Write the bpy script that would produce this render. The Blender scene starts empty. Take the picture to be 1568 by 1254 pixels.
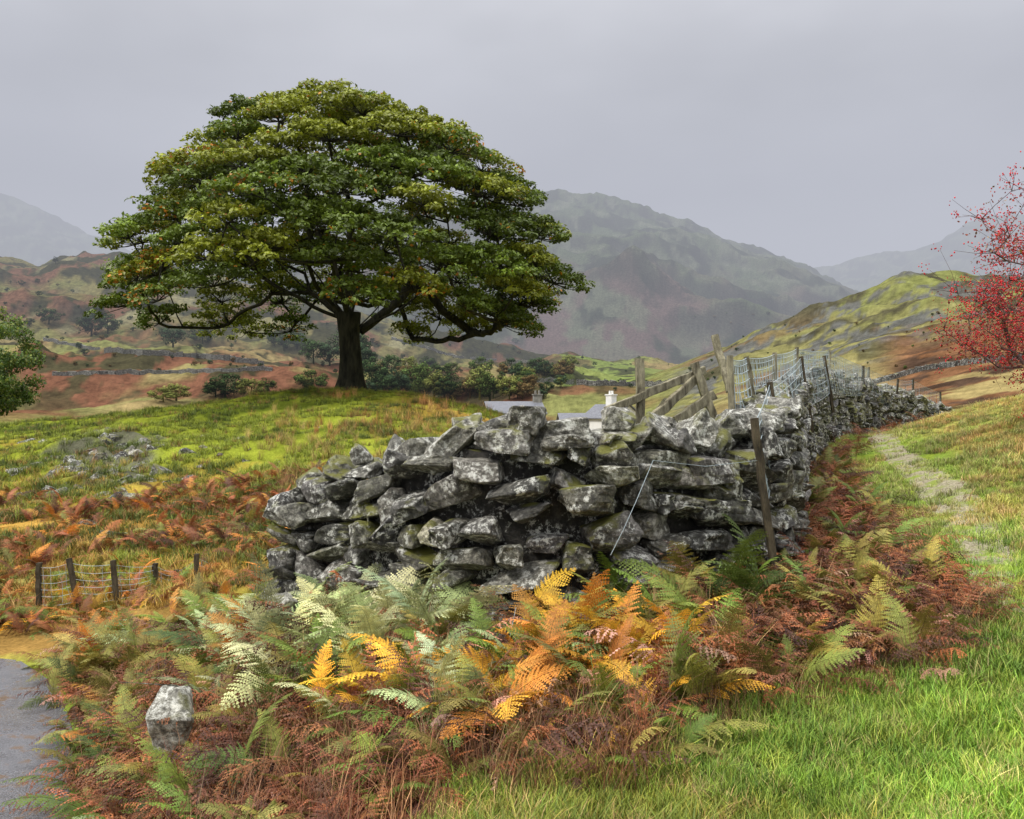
import bpy, bmesh, math, random
import numpy as np
from mathutils import Vector, Matrix, Euler, noise as mnoise
rng=np.random.default_rng(7); random.seed(7)
F=1358.0; CU=784.0; CV=627.0; CZ=1.7
scene=bpy.context.scene
# ------------------------------------------------------------------ helpers
def link(ob): scene.collection.objects.link(ob); return ob
def mk_mesh(name,verts,faces,mats=(),col=None,smooth=False,matidx=None,add=True):
    """faces: list of (M,k) int arrays"""
    if isinstance(faces,np.ndarray): faces=[faces]
    faces=[f for f in faces if len(f)]
    me=bpy.data.meshes.new(name)
    verts=np.asarray(verts,dtype=np.float32)
    me.vertices.add(len(verts)); me.vertices.foreach_set('co',verts.ravel())
    nl=sum(f.size for f in faces); npoly=sum(len(f) for f in faces)
    me.loops.add(nl); me.polygons.add(npoly)
    me.loops.foreach_set('vertex_index',np.concatenate([f.ravel() for f in faces]).astype(np.int32))
    tot=np.concatenate([np.full(len(f),f.shape[1]) for f in faces])
    st=np.concatenate([[0],np.cumsum(tot)[:-1]])
    me.polygons.foreach_set('loop_start',st.astype(np.int32))
    try: me.polygons.foreach_set('loop_total',tot.astype(np.int32))
    except Exception: pass
    me.polygons.foreach_set('use_smooth',np.full(npoly,smooth))
    me.update(calc_edges=True)
    if col is not None:
        a=me.color_attributes.new('Col','FLOAT_COLOR','POINT')
        c=np.ones((len(verts),4),dtype=np.float32); c[:,:3]=col
        a.data.foreach_set('color',c.ravel())
    for m in mats: me.materials.append(m)
    ob=bpy.data.objects.new(name,me)
    if add: link(ob)
    return ob
class MB:
    def __init__(s): s.v=[];s.f={};s.n=0;s.c=[]
    def add(s,v,f,c=None):
        v=np.asarray(v,dtype=float); f=np.asarray(f,dtype=int)
        s.v.append(v); s.f.setdefault(f.shape[1],[]).append(f+s.n); s.n+=len(v)
        if c is not None: s.c.append(np.broadcast_to(np.asarray(c,dtype=float),(len(v),3)))
    def build(s,name,mats,smooth=False,add=True):
        return mk_mesh(name,np.concatenate(s.v),[np.concatenate(a) for a in s.f.values()],mats,np.concatenate(s.c) if s.c else None,smooth,add=add)
def hash2(ix,iy,seed):
    n=(ix.astype(np.int64)*374761393+iy.astype(np.int64)*668265263+seed*1442695041)&0xffffffff
    n=((n^(n>>13))*1274126177)&0xffffffff
    n=(n^(n>>16))&0xffffff
    return n/float(0xffffff)
def vnoise(x,y,seed=0):
    x=np.asarray(x,dtype=float);y=np.asarray(y,dtype=float)
    ix=np.floor(x);iy=np.floor(y);fx=x-ix;fy=y-iy
    fx=fx*fx*(3-2*fx);fy=fy*fy*(3-2*fy)
    a=hash2(ix,iy,seed);b=hash2(ix+1,iy,seed);c=hash2(ix,iy+1,seed);d=hash2(ix+1,iy+1,seed)
    return (a*(1-fx)+b*fx)*(1-fy)+(c*(1-fx)+d*fx)*fy
def rot2(x,y,a): return x*math.cos(a)-y*math.sin(a),x*math.sin(a)+y*math.cos(a)
def fbm(x,y,seed=0,o=4):
    s=0;a=.5;t=0
    for i in range(o):
        xx,yy_=rot2(x,y,.5+i*.9)
        s=s+a*vnoise(xx*2**i+i*17.3,yy_*2**i-i*9.1,seed+i);t+=a;a*=.5
    return s/t
def ridged(x,y,seed=0,o=5):
    s=0;a=.5;t=0
    for i in range(o):
        xx,yy_=rot2(x,y,.7+i*1.1)
        s=s+a*(1-np.abs(2*vnoise(xx*2**i+i*7.3,yy_*2**i+i*3.1,seed+i)-1));t+=a;a*=.5
    return s/t
def sst(a,b,x): 
    t=np.clip((x-a)/(b-a),0,1); return t*t*(3-2*t)
def inpoly(x,y,poly):
    x=np.asarray(x,dtype=float); r=np.zeros(x.shape,bool); n=len(poly)
    for i in range(n):
        x1,y1=poly[i];x2,y2=poly[(i+1)%n]
        if y1==y2: continue
        c=((y1>y)!=(y2>y))&(x<(x2-x1)*(y-y1)/(y2-y1)+x1)
        r^=c
    return r
def ud(u,d): return ((u-CU)/F*d,d)
# ------------------------------------------------------------------ terrain
US=[-600,0,150,300,450,600,760,900,1050,1200,1300,1400,1568,2100]
TAB=[
(1.5,[-1,-1,-.7,-.4,-.2,-.05,0,0,0,0,0,0,0,.1]),
(4,[-1,-1,-.75,-.45,-.2,-.05,0,0,0,0,0,0,.02,.2]),
(6,[-1,-1,-.9,-.5,-.15,0,.05,.1,.15,.15,.15,.15,.2,.5]),
(8,[-1,-1,-1,-.65,-.1,.1,.2,.25,.3,.3,.3,.3,.4,1.0]),
(10,[-1,-1.02,-1,-.8,-.3,.05,.2,.3,.4,.5,.42,.42,.7,1.5]),
(12,[-1,-.95,-.85,-.7,-.3,0,.2,.35,.5,.65,.55,.6,1.15,2]),
(15,[-.8,-.3,-.35,-.3,0,.25,.4,.5,.7,.85,.72,.85,1.6,2.6]),
(19,[-.5,.05,.1,.2,.5,.6,.6,.6,.8,1.05,.9,1.2,1.9,3]),
(24,[-.2,.5,.7,.95,1.2,1.2,1.0,.7,.8,1.15,1.05,1.4,2.0,3.2]),
(30,[0,1.0,1.35,1.75,2.1,2.1,1.4,.5,.6,1.1,1.0,1.2,1.8,3]),
(36,[0,1.1,1.4,1.95,2.5,2.55,1.6,.2,.4,1,.9,1,1.6,3]),
(45,[-1,0,.5,1.3,1.7,1.6,.8,-.4,0,.6,.8,1,1.6,3]),
(60,[-2,-1.2,-1,-.5,-.3,-.5,-.8,-1.2,-.6,.6,1.2,1.6,3,5]),
(90,[-2,-2,-2,-2,-2,-2,-2,-2,-.5,2.5,3.5,4.5,8,12]),
(150,[4,3,1,0,-1,-1,-1,-1,3,9,12,16,19,20]),
(205,[12,11,9,7,4,3,3,4,13,23,28,34,31,32]),
(300,[22,20,18,15,12,11,10,11,14,15,18,20,20,22]),
(450,[42,38,36,32,29,23,19,28,21,14,12,12,12,14]),
(650,[40,36,36,30,28,22,19,20,18,14,12,12,12,14])]
NU,ND=320,320
ugrid=np.linspace(-700,2300,NU); lgrid=np.linspace(math.log(1.5),math.log(650),ND)
rows=np.array([np.interp(ugrid,US,r) for _,r in TAB]); ld=np.log([d for d,_ in TAB])
G=np.array([np.interp(lgrid,ld,rows[:,j]) for j in range(NU)])  # [u,l]
def blur(A,s,ax):
    k=np.exp(-.5*(np.arange(-3*s,3*s+1)/s)**2);k/=k.sum()
    P=np.pad(A,[(3*s,3*s) if i==ax else (0,0) for i in (0,1)],mode='edge')
    return np.apply_along_axis(lambda m:np.convolve(m,k,'valid'),ax,P)
G=blur(blur(G,4,0),3,1)
def base(u,d):
    a=np.clip((u+700)/3000*(NU-1),0,NU-1.001); b=np.clip((np.log(d)-lgrid[0])/(lgrid[-1]-lgrid[0])*(ND-1),0,ND-1.001)
    i=a.astype(int);j=b.astype(int);fa=a-i;fb=b-j
    return (G[i,j]*(1-fa)+G[i+1,j]*fa)*(1-fb)+(G[i,j+1]*(1-fa)+G[i+1,j+1]*fa)*fb
SA=([-1500,-600,0,60,100,170,230,300,450,600,750,850,950,1100],[380,385,397,408,393,386,400,420,458,498,540,562,590,640])
SB=([-200,100,300,450,600,700,780,840,880,910,960,1000,1040,1070,1100,1130,1180,1210,1250,1300,1400,1600],[640,520,430,370,325,306,298,298,302,306,320,330,339,352,362,370,386,398,414,440,500,600])
SC=([-1600,-600,0,60,100,200,300,500,1000,1200,1250,1300,1380,1440,1480,1510,1600,1800,2400],[330,290,300,322,345,392,430,480,480,432,412,401,392,372,345,335,328,350,420])
ROAD=[(-1.9,-3),(-2.1,1.5),ud(116,4.2),ud(112,5.9),ud(112,7.4),ud(90,8.6),ud(30,9.5),ud(-100,9.8),ud(-500,10.4),(-40,14),(-40,7.5),(-30,-3)]
def hfun(x,y):
    x=np.asarray(x,dtype=float);y=np.asarray(y,dtype=float)
    d=np.maximum(y,1.5); u=CU+F*x/np.maximum(y,2.5)
    z=base(u,d)
    z=z+(fbm(x*.35,y*.35,3)-.5)*.5*sst(12,24,d)*sst(300,60,d)
    z=z+(fbm(x*1.3,y*1.3,5)-.5)*.22*sst(3,14,d)*sst(1300,1100,u+0*x)**.5*sst(400,100,d)
    z=z+(fbm(x*4,y*4,15,3)-.5)*.07*sst(60,30,d)
    rk=np.exp(-((u-170)/120)**2-((d-22)/3.5)**2)
    z=z+rk*(ridged(x*.5,y*.7,9)-.5)*1.2
    if np.max(d)>80:
        z=z+(ridged(x/30,y/30,21)-.5)*6*sst(90,160,d)*sst(400,250,d)*sst(1000,1200,u)
        z=z+(fbm(x/9,y/9,22)-.5)*3*sst(80,140,d)*sst(400,250,d)*sst(1000,1150,u)
        hm=sst(110,200,d)*sst(1000,850,u)
        z=z+(ridged(x/60,y/60,31)-.55)*17*hm*sst(700,400,d)
        z=z+(fbm(x/14,y/14,33)-.5)*4*hm
    def layer(S,D,d0,pw,amp,sc,seed,fall,b0):
        zt=CZ+(CV-np.interp(u,S[0],S[1]))*D/F
        p=np.clip((d-d0)/(D-d0),0,1)
        L=b0+(zt-b0)*p**pw
        L=L+(ridged(x/sc,y/sc,seed)-.5)*amp*np.clip(p*4,0,1)*(1.12-p)
        L=L+(ridged(x/sc*4,y/sc*4,seed+3,4)-.5)*amp*.2*p
        L=np.where(d>D,L-(d-D)*fall,L)
        return np.where(d>d0,L,-1e3)
    if np.max(d)>380:
        z=np.maximum(z,layer(SA,760,390,1.05,46,110,41,.3,z))
        z=np.maximum(z,layer(SB,2300,850,1.15,260,420,51,.35,20))
        z=np.maximum(z,layer(SC,4200,2600,1.0,280,800,61,.3,20))
    z=np.where(inpoly(x,y,ROAD),-1.0,z)
    return z
def hz(x,y): return float(hfun(np.array([x]),np.array([y]))[0])
def hit(u,v,dmin=3,dmax=5000):
    d=np.exp(np.linspace(math.log(dmin),math.log(dmax),500))
    x=(u-CU)/F*d; z=hfun(x,d); vv=CV-(z-CZ)*F/d
    k=np.argmax(vv<=v)
    if vv[k]>v: k=int(np.argmin(vv))
    return x[k],d[k],z[k]
NR,NC=1050,1000
yy=-3.4+.45*np.exp(np.linspace(0,math.log(6600/.45),NR))
s=np.linspace(-1,1,NC); s=s*(.55+.45*s*s)
Y=np.repeat(yy[:,None],NC,1); X=s[None,:]*(8+1.15*np.maximum(Y,0))
Z=hfun(X.ravel(),Y.ravel()).reshape(X.shape)
x=X.ravel();y=Y.ravel();z=Z.ravel();d=np.maximum(y,1.5);u=CU+F*x/np.maximum(y,2.5)
gy=np.abs(np.gradient(Z,axis=0)/np.gradient(Y,axis=0)).ravel(); gx=np.abs(np.gradient(Z,axis=1)/np.gradient(X,axis=1)).ravel()
slope=np.sqrt(gx**2+gy**2)
def mix(c,d_,m): return c*(1-m[:,None])+np.array(d_)[None,:]*m[:,None]
C=np.zeros((len(x),3))+np.array([.13,.19,.03])
n1=fbm(x*.6,y*.6,71);n2=fbm(x*.15,y*.15,72);n3=fbm(x*3,y*3,73)
C=mix(C,(.18,.23,.03),sst(.4,.65,n3))
kn=sst(11,15,d)*sst(1150,1050,u)
C=mix(C,(.19,.22,.025),kn)
C=mix(C,(.09,.115,.015),kn*sst(.48,.60,n1))
low=sst(.9,-.3,z+ (n2-.5)*2.0)*sst(1150,1000,u)*sst(10,12,d)*sst(50,38,d)
low2=sst(500,750,u)*sst(1150,1050,u)*sst(12,15,d)*sst(50,38,d)*sst(.42,.55,n1)
C=mix(C,(.34,.20,.045),np.maximum(low*sst(.35,.55,n3*.5+n1*.5),low2*.8))
br=sst(.48,.56,fbm(x*.3,y*.45,75))*sst(20,15,d)*sst(10,12,d)*sst(520,350,u)
C=mix(C,(.17,.06,.022),br)
C=mix(C,(.20,.12,.035),sst(13,10.5,d)*sst(9,10,d)*sst(400,300,u))
rk=np.exp(-((u-170)/130)**2-((d-22)/4)**2)
C=mix(C,(.10,.10,.065),sst(.3,.5,rk*ridged(x*1.2,y*1.2,77)))
bk=sst(9,12,d)*sst(0,.3,z-np.interp(d,[0,8,15,24,30,60],[.4,.55,1.0,1.25,1.4,3]))*sst(1330,1400,u)*sst(60,40,d)
C=mix(C,(.38,.28,.08),bk*.9)
C=mix(C,(.20,.23,.05),bk*sst(.5,.6,n1)*.7)
C=mix(C,(.12,.05,.025),sst(9,10,d)*sst(15,12,d)*sst(1455,1490,u)*sst(.42,.52,n3*.4+n1*.6))
va=sst(45,70,d)
C=mix(C,(.22,.17,.075),va)
m1=fbm(x/14,y/22,81);m2=fbm(x/45,y/60,82);m3=fbm(x/5,y/7,83)
C=mix(C,(.155,.16,.055),va*sst(.45,.55,m2))
rust=va*sst(.45,.55,m1*.5+fbm(x/60,y/50,84)*.5)*sst(1100,900,u)*sst(90,150,d)
C=mix(C,(.135,.062,.036),rust)
C=mix(C,(.05,.045,.022),va*sst(.52,.58,m3*.5+m1*.5)*sst(120,200,d)*sst(1000,900,u))
la=sst(330,450,d)*sst(1000,860,u)
C=mix(C,(.125,.12,.048),la*.75)
C=mix(C,(.125,.066,.042),la*sst(.47,.56,fbm(x/40,y/60,85)))
C=mix(C,(.038,.038,.02),la*sst(.48,.56,fbm(x/12,y/20,86)))
C=mix(C,(.19,.175,.095),la*sst(.6,.68,fbm(x/25,y/60,87)))
gf=sst(170,220,d)*sst(520,430,d)*sst(790,840,u)*sst(1040,970,u)
C=mix(C,(.15,.20,.05),gf*.8*sst(.42,.55,fbm(x/16,y/40,101)))
C=mix(C,(.05,.055,.025),gf*sst(.55,.62,fbm(x/6,y/12,102)))
rh=sst(90,130,d)*sst(420,330,d)*sst(1000,1080,u)
C=mix(C,(.165,.155,.06),rh)
C=mix(C,(.15,.165,.048),rh*sst(15,28,z+(n2-.5)*20)*.8)
C=mix(C,(.065,.06,.033),rh*sst(.5,.58,fbm(x/7,y/7,88)))
C=mix(C,(.13,.085,.045),rh*sst(.55,.62,fbm(x/16,y/16,103))*sst(26,12,z))
C=mix(C,(.095,.095,.085),rh*sst(.54,.60,fbm(x/9,y/9,89)*.6+fbm(x/2.5,y/2.5,90)*.4))
C=mix(C,(.14,.07,.035),sst(45,60,d)*sst(140,105,d+(n2-.5)*40)*sst(1330,1400,u))
C=mix(C,(.06,.037,.025),sst(45,60,d)*sst(130,100,d)*sst(1330,1400,u)*sst(.48,.56,fbm(x/3,y/4,104)))
C=mix(C,(.24,.19,.08),sst(45,60,d)*sst(100,70,d)*sst(1330,1400,u)*sst(.5,.6,fbm(x/4,y/5,93)))
bm=sst(850,1000,d)
C=mix(C,(.062,.078,.042),bm)
C=mix(C,(.095,.065,.058),bm*sst(330,140,z)*sst(.40,.6,fbm(x/140,y/200,91)))
C=mix(C,(.030,.036,.024),bm*sst(.46,.62,fbm(x/45,y/90,92)))
C=mix(C,(.105,.115,.075),bm*sst(.54,.66,fbm(x/30,y/70,94))*.7)
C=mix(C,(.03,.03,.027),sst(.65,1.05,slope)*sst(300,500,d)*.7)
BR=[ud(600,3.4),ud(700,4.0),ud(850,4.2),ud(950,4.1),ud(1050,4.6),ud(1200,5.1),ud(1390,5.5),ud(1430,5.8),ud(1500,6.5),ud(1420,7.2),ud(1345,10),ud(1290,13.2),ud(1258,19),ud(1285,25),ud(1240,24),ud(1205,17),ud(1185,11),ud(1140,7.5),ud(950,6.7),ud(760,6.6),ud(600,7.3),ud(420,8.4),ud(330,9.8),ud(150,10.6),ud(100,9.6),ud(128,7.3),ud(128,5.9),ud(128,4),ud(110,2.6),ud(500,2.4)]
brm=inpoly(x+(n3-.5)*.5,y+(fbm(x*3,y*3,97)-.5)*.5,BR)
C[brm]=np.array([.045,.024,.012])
PATH=[ud(1500,3),ud(1480,4.5),ud(1500,6.5),ud(1500,8.5),ud(1430,11),ud(1370,14),ud(1330,18),ud(1320,22),ud(1370,27),ud(1450,33),ud(1560,40)]
pc=np.array([ud(1520,6.3),ud(1510,8.5),ud(1450,11),ud(1395,14),ud(1352,18),ud(1338,22),ud(1385,27),ud(1450,33)])
def pdist(x,y,poly):
    best=np.full(np.shape(x),1e9)
    for (x1,y1),(x2,y2) in zip(poly[:-1],poly[1:]):
        dx,dy=x2-x1,y2-y1; t=np.clip(((x-x1)*dx+(y-y1)*dy)/(dx*dx+dy*dy),0,1)
        best=np.minimum(best,np.hypot(x-x1-t*dx,y-y1-t*dy))
    return best
C*= (0.8+.4*fbm(x*8,y*8,98,2))[:,None]
# ---------- materials
def newmat(name):
    m=bpy.data.materials.new(name);m.use_nodes=True
    nt=m.node_tree; b=nt.nodes['Principled BSDF']; return m,nt,b
def N(nt,t,**k):
    n=nt.nodes.new(t)
    for a,b in k.items(): setattr(n,a,b)
    return n
def L(nt,a,b): nt.links.new(a,b)
def mixn(nt,fac,a,b,bt='MIX'):
    n=N(nt,'ShaderNodeMix',data_type='RGBA',blend_type=bt)
    for s_,v_ in ((0,fac),(6,a),(7,b)):
        if isinstance(v_,(int,float)): n.inputs[s_].default_value=v_
        elif isinstance(v_,tuple): n.inputs[s_].default_value=(*v_,1)
        else: L(nt,v_,n.inputs[s_])
    return n.outputs[2]
def ramp(nt,fac,stops):
    r=N(nt,'ShaderNodeValToRGB'); L(nt,fac,r.inputs[0]); e=r.color_ramp.elements
    while len(e)<len(stops): e.new(.5)
    for i,(p,c) in enumerate(stops): e[i].position=p; e[i].color=(*c,1) if isinstance(c,tuple) else (c,c,c,1)
    return r.outputs[0]
def noise(nt,vec,scale,detail=6,rough=.6):
    n=N(nt,'ShaderNodeTexNoise'); n.inputs['Scale'].default_value=scale;n.inputs['Detail'].default_value=detail;n.inputs['Roughness'].default_value=rough
    if vec is not None: L(nt,vec,n.inputs['Vector'])
    return n.outputs[0]
def bump(nt,b,h,st,dist):
    n=N(nt,'ShaderNodeBump'); n.inputs['Strength'].default_value=st;n.inputs['Distance'].default_value=dist
    L(nt,h,n.inputs['Height']);L(nt,n.outputs[0],b.inputs['Normal'])
def terrain_mat():
    m,nt,b=newmat('terrain_mat'); a=N(nt,'ShaderNodeVertexColor',layer_name='Col'); g=N(nt,'ShaderNodeNewGeometry')
    n_=noise(nt,g.outputs['Position'],.35,7,.72)
    n2_=noise(nt,g.outputs['Position'],22,3,.7)
    c=mixn(nt,1.0,a.outputs[0],ramp(nt,n_,[(.3,.45),(.5,1.0),(.7,1.5)]),'MULTIPLY')
    c=mixn(nt,.7,c,ramp(nt,n2_,[(.3,.5),(.7,1.5)]),'MULTIPLY')
    L(nt,c,b.inputs['Base Color']); b.inputs['Roughness'].default_value=.95; b.inputs['Specular IOR Level'].default_value=0
    bump(nt,b,n2_,.6,.03); return m
M_ter=terrain_mat()
idx=np.arange(NR*NC).reshape(NR,NC)
q=np.stack([idx[:-1,:-1],idx[:-1,1:],idx[1:,1:],idx[1:,:-1]],-1).reshape(-1,4)
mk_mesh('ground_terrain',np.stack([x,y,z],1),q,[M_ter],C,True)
def leaf_mat(name,src='vcol',trans=.35,rough=.6,spec=.3,var=.5):
    m,nt,b=newmat(name)
    if src=='vcol': c=N(nt,'ShaderNodeVertexColor',layer_name='Col').outputs[0]
    else:
        at=N(nt,'ShaderNodeAttribute',attribute_type='INSTANCER',attribute_name='tint'); c=at.outputs['Color']
        v=N(nt,'ShaderNodeVertexColor',layer_name='Col').outputs[0]
        c=mixn(nt,1.0,c,v,'MULTIPLY')
    if var>0:
        g=N(nt,'ShaderNodeNewGeometry')
        c=mixn(nt,var,c,ramp(nt,noise(nt,g.outputs['Position'],9,2),[(.3,.4),(.7,1.7)]),'MULTIPLY')
    L(nt,c,b.inputs['Base Color']); b.inputs['Roughness'].default_value=rough; b.inputs['Specular IOR Level'].default_value=spec
    if trans>0:
        t=N(nt,'ShaderNodeBsdfTranslucent'); L(nt,c,t.inputs[0]); mx=N(nt,'ShaderNodeMixShader'); mx.inputs[0].default_value=trans
        L(nt,b.outputs[0],mx.inputs[1]);L(nt,t.outputs[0],mx.inputs[2]);L(nt,mx.outputs[0],nt.nodes['Material Output'].inputs[0])
    return m
M_leaf=leaf_mat('oak_leaf_mat','vcol',.25,.5,.4,0)
M_fern=leaf_mat('bracken_mat','inst',.22,.6,.3,.4)
M_grass=leaf_mat('grass_mat','inst',0,.55,.3,0)
M_bush=leaf_mat('shrub_mat','inst',0,.8,.0,0)
def bark_mat(name,c1,c2,sc=6):
    m,nt,b=newmat(name); tc=N(nt,'ShaderNodeTexCoord'); mp=N(nt,'ShaderNodeMapping'); mp.inputs['Scale'].default_value=(1,1,.25)
    L(nt,tc.outputs['Object'],mp.inputs[0]); n_=noise(nt,mp.outputs[0],sc,5,.7)
    L(nt,ramp(nt,n_,[(.35,c1),(.65,c2)]),b.inputs['Base Color']); b.inputs['Roughness'].default_value=.9; b.inputs['Specular IOR Level'].default_value=.2
    bump(nt,b,n_,.9,.04); return m
M_bark=bark_mat('bark_mat',(.010,.010,.007),(.05,.048,.03))
M_rbark=bark_mat('rowan_bark_mat',(.05,.03,.025),(.13,.08,.07))
M_wood=bark_mat('weathered_wood_mat',(.07,.06,.04),(.34,.31,.21),14)
M_dwood=bark_mat('dark_post_mat',(.02,.017,.012),(.10,.08,.05),14)
def wire_mat():
    m,nt,b=newmat('galvanised_wire_mat'); b.inputs['Base Color'].default_value=(.36,.43,.46,1); b.inputs['Metallic'].default_value=.2; b.inputs['Roughness'].default_value=.5
    return m
M_wire=wire_mat()
def stone_mat(name,dark=1.0,moss=.5):
    m,nt,b=newmat(name); g=N(nt,'ShaderNodeNewGeometry'); P=g.outputs['Position']
    a=N(nt,'ShaderNodeVertexColor',layer_name='Col').outputs[0]
    n1=noise(nt,P,4.2,5,.7); n2=noise(nt,P,19,6,.78)
    c=ramp(nt,n2,[(.36,(.018*dark,.017*dark,.014*dark)),(.48,(.085*dark,.082*dark,.070*dark)),(.62,(.26*dark,.255*dark,.23*dark))])
    c=mixn(nt,1.0,c,a,'MULTIPLY')
    lm=mixn(nt,1.0,ramp(nt,n2,[(.515,0.0),(.56,1.0)]),ramp(nt,n1,[(.47,0.0),(.54,.9)]),'MULTIPLY')
    c=mixn(nt,lm,c,(.64,.64,.58))
    sx=N(nt,'ShaderNodeSeparateXYZ'); L(nt,g.outputs['Normal'],sx.inputs[0])
    nm=noise(nt,P,2.3,3,.6)
    ma=N(nt,'ShaderNodeMath',operation='MULTIPLY'); L(nt,ramp(nt,sx.outputs[2],[(.05,0.0),(.65,1.0)]),ma.inputs[0]); L(nt,ramp(nt,nm,[(.54,0.0),(.61,moss)]),ma.inputs[1])
    c=mixn(nt,ma.outputs[0],c,(.14,.14,.012))
    L(nt,c,b.inputs['Base Color']); b.inputs['Roughness'].default_value=.6; b.inputs['Specular IOR Level'].default_value=.5
    bump(nt,b,n2,.9,.04); return m
M_stone=stone_mat('lichen_stone_mat',1.0,.9)
M_rock=stone_mat('outcrop_rock_mat',.95,.9)
# ------------------------------------------------------------------ stones
def stone_variant(seed,sub=2,amp=.04):
    r=random.Random(seed); bm=bmesh.new()
    for i in range(14+seed%5):
        p=Vector((r.gauss(0,1),r.gauss(0,1),r.gauss(0,1))).normalized()
        p=Vector([math.copysign(abs(c)**.6,c) for c in p])
        bm.verts.new(p*.5*r.uniform(.84,1.12))
    res=bmesh.ops.convex_hull(bm,input=bm.verts)
    bmesh.ops.delete(bm,geom=[e for e in res['geom_interior'] if isinstance(e,bmesh.types.BMVert)],context='VERTS')
    bmesh.ops.dissolve_limit(bm,angle_limit=.42,verts=bm.verts,edges=bm.edges)
    bmesh.ops.bevel(bm,geom=list(bm.edges),offset=.026,segments=1,affect='EDGES')
    bmesh.ops.triangulate(bm,faces=bm.faces)
    for L_ in (.24,.15,.12):
        bmesh.ops.subdivide_edges(bm,edges=[e for e in bm.edges if e.calc_length()>L_],cuts=1)
        bmesh.ops.triangulate(bm,faces=bm.faces)
    off=Vector((seed*3.1,seed*1.7,0))
    bm.normal_update()
    for vv in bm.verts:
        k=mnoise.fractal(vv.co*3+off,1,2,3); l=mnoise.noise(Vector((vv.co.x*1.2,vv.co.y*1.2,vv.co.z*7))+off)
        vv.co+=vv.normal*(k*amp+l*amp*.7)
    V=np.array([vv.co[:] for vv in bm.verts]);Fc=np.array([[a.index for a in f.verts] for f in bm.faces]); bm.free()
    return V,Fc
STV=[stone_variant(i) for i in range(18)]
def rotm(e): return np.array(Euler(e).to_matrix())
def put_stone(mb,pos,dims,rz,jit=.15,tint=None,roll=0,pitch=0):
    V,Fc=STV[random.randrange(18)]
    R=rotm((random.gauss(0,jit)+roll,random.gauss(0,jit)+pitch,rz+random.gauss(0,jit)))
    V2=V*np.array([random.choice([1,-1]),1,random.choice([1,-1])]); 
    t=tint if tint is not None else math.exp(random.gauss(-.05,.45))*np.array([1,random.uniform(.94,1.0),random.uniform(.82,1.0)])
    mb.add((V2*np.array(dims))@R.T+np.array(pos),Fc,t)
WS=[(442,8.0,800),(470,7.85,742),(520,7.6,720),(600,7.2,690),(655,6.95,680),(690,6.8,656),(718,6.7,644),(755,6.55,656),(800,6.5,645),(860,6.5,645),(920,6.55,655),(950,6.65,667),(1000,6.8,657),(1050,6.95,650),(1090,7.1,662),(1140,7.4,642),(1168,8.3,636),(1182,11,604),(1205,14,586),(1232,17.5,571),(1270,21,576),(1330,25,589),(1390,29,605),(1450,34,630),(1480,40,640)]
sp=[]
for (uu,dd,tv) in WS:
    X0,Y0=ud(uu,dd+.25 if dd<8.2 else dd); sp.append((X0,Y0,CZ+(CV-tv)*Y0/F))
sp=np.array(sp); seg=np.hypot(np.diff(sp[:,0]),np.diff(sp[:,1])); S=np.concatenate([[0],np.cumsum(seg)])
def wallp(t):
    return np.array([np.interp(t,S,sp[:,k]) for k in range(3)])
def wtan(t):
    a=wallp(max(t-.2,0));b=wallp(min(t+.2,S[-1])); dd=(b-a)[:2]; return dd/np.linalg.norm(dd)
mb=MB()
ts=np.linspace(.15,S[-1],300); cv=[]
for t in ts:
    p=wallp(t);tn=wtan(t);nm=np.array([-tn[1],tn[0]]);g=hz(p[0],p[1])-.3
    for sgn,hh,zz in ((-1,.18,g),(-1,.10,p[2]-.2),(1,.10,p[2]-.2),(1,.18,g)):
        cv.append([p[0]+nm[0]*hh*sgn,p[1]+nm[1]*hh*sgn,max(zz,g)])
cv=np.array(cv); n=len(ts); ix=np.arange(n-1)[:,None]*4
fc=np.concatenate([ix+np.array([[a,(a+1)%4,(a+1)%4+4,a+4]]) for a in range(4)])
mb.add(cv,fc,(.2,.18,.16)); mb.add(cv[:4],[[0,1,2,3]],(.2,.18,.16))
smax=S[-1]
def course(face,thick):
    for lvl in range(11):
        t=-.05+random.uniform(0,.2)
        while t<smax:
            w=random.choice([random.uniform(.15,.26),random.uniform(.24,.44),random.uniform(.28,.46),random.uniform(.4,.58)])*(1.15 if t>14 else 1)
            tc=min(t+w/2,smax); p=wallp(tc);tn=wtan(tc);nm=np.array([-tn[1],tn[0]])*face
            g=hz(p[0]+nm[0]*.3,p[1]+nm[1]*.3)-.10; H=p[2]-g
            zc=g+(lvl+.5)*.19+.08*math.sin(tc*1.7+lvl*.6)+random.gauss(0,.035)
            if zc<p[2]-.10:
                fr=np.clip((zc-g)/max(H,.3),0,1); off=thick*(1-.35*fr)
                hh=.19*random.choice([random.uniform(.7,1.1),random.uniform(1.1,1.7),random.uniform(1.1,1.6)])
                pit=.17*math.sin(tc*1.3+lvl*.5)+ (-.15 if tc<1.6 else 0)
                tt_=math.exp(random.gauss(.0,.45))*(.62 if tc>4.3 else 1)*np.array([1,random.uniform(.94,1.0),random.uniform(.82,1.0)])
                put_stone(mb,(p[0]+nm[0]*off,p[1]+nm[1]*(off+random.gauss(0,.045)),zc),(w*1.14,random.uniform(.34,.5),hh),math.atan2(tn[1],tn[0]),.17,pitch=pit,tint=tt_)
            t+=w*.95
course(-1,.24); course(1,.24)
t=0
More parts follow.
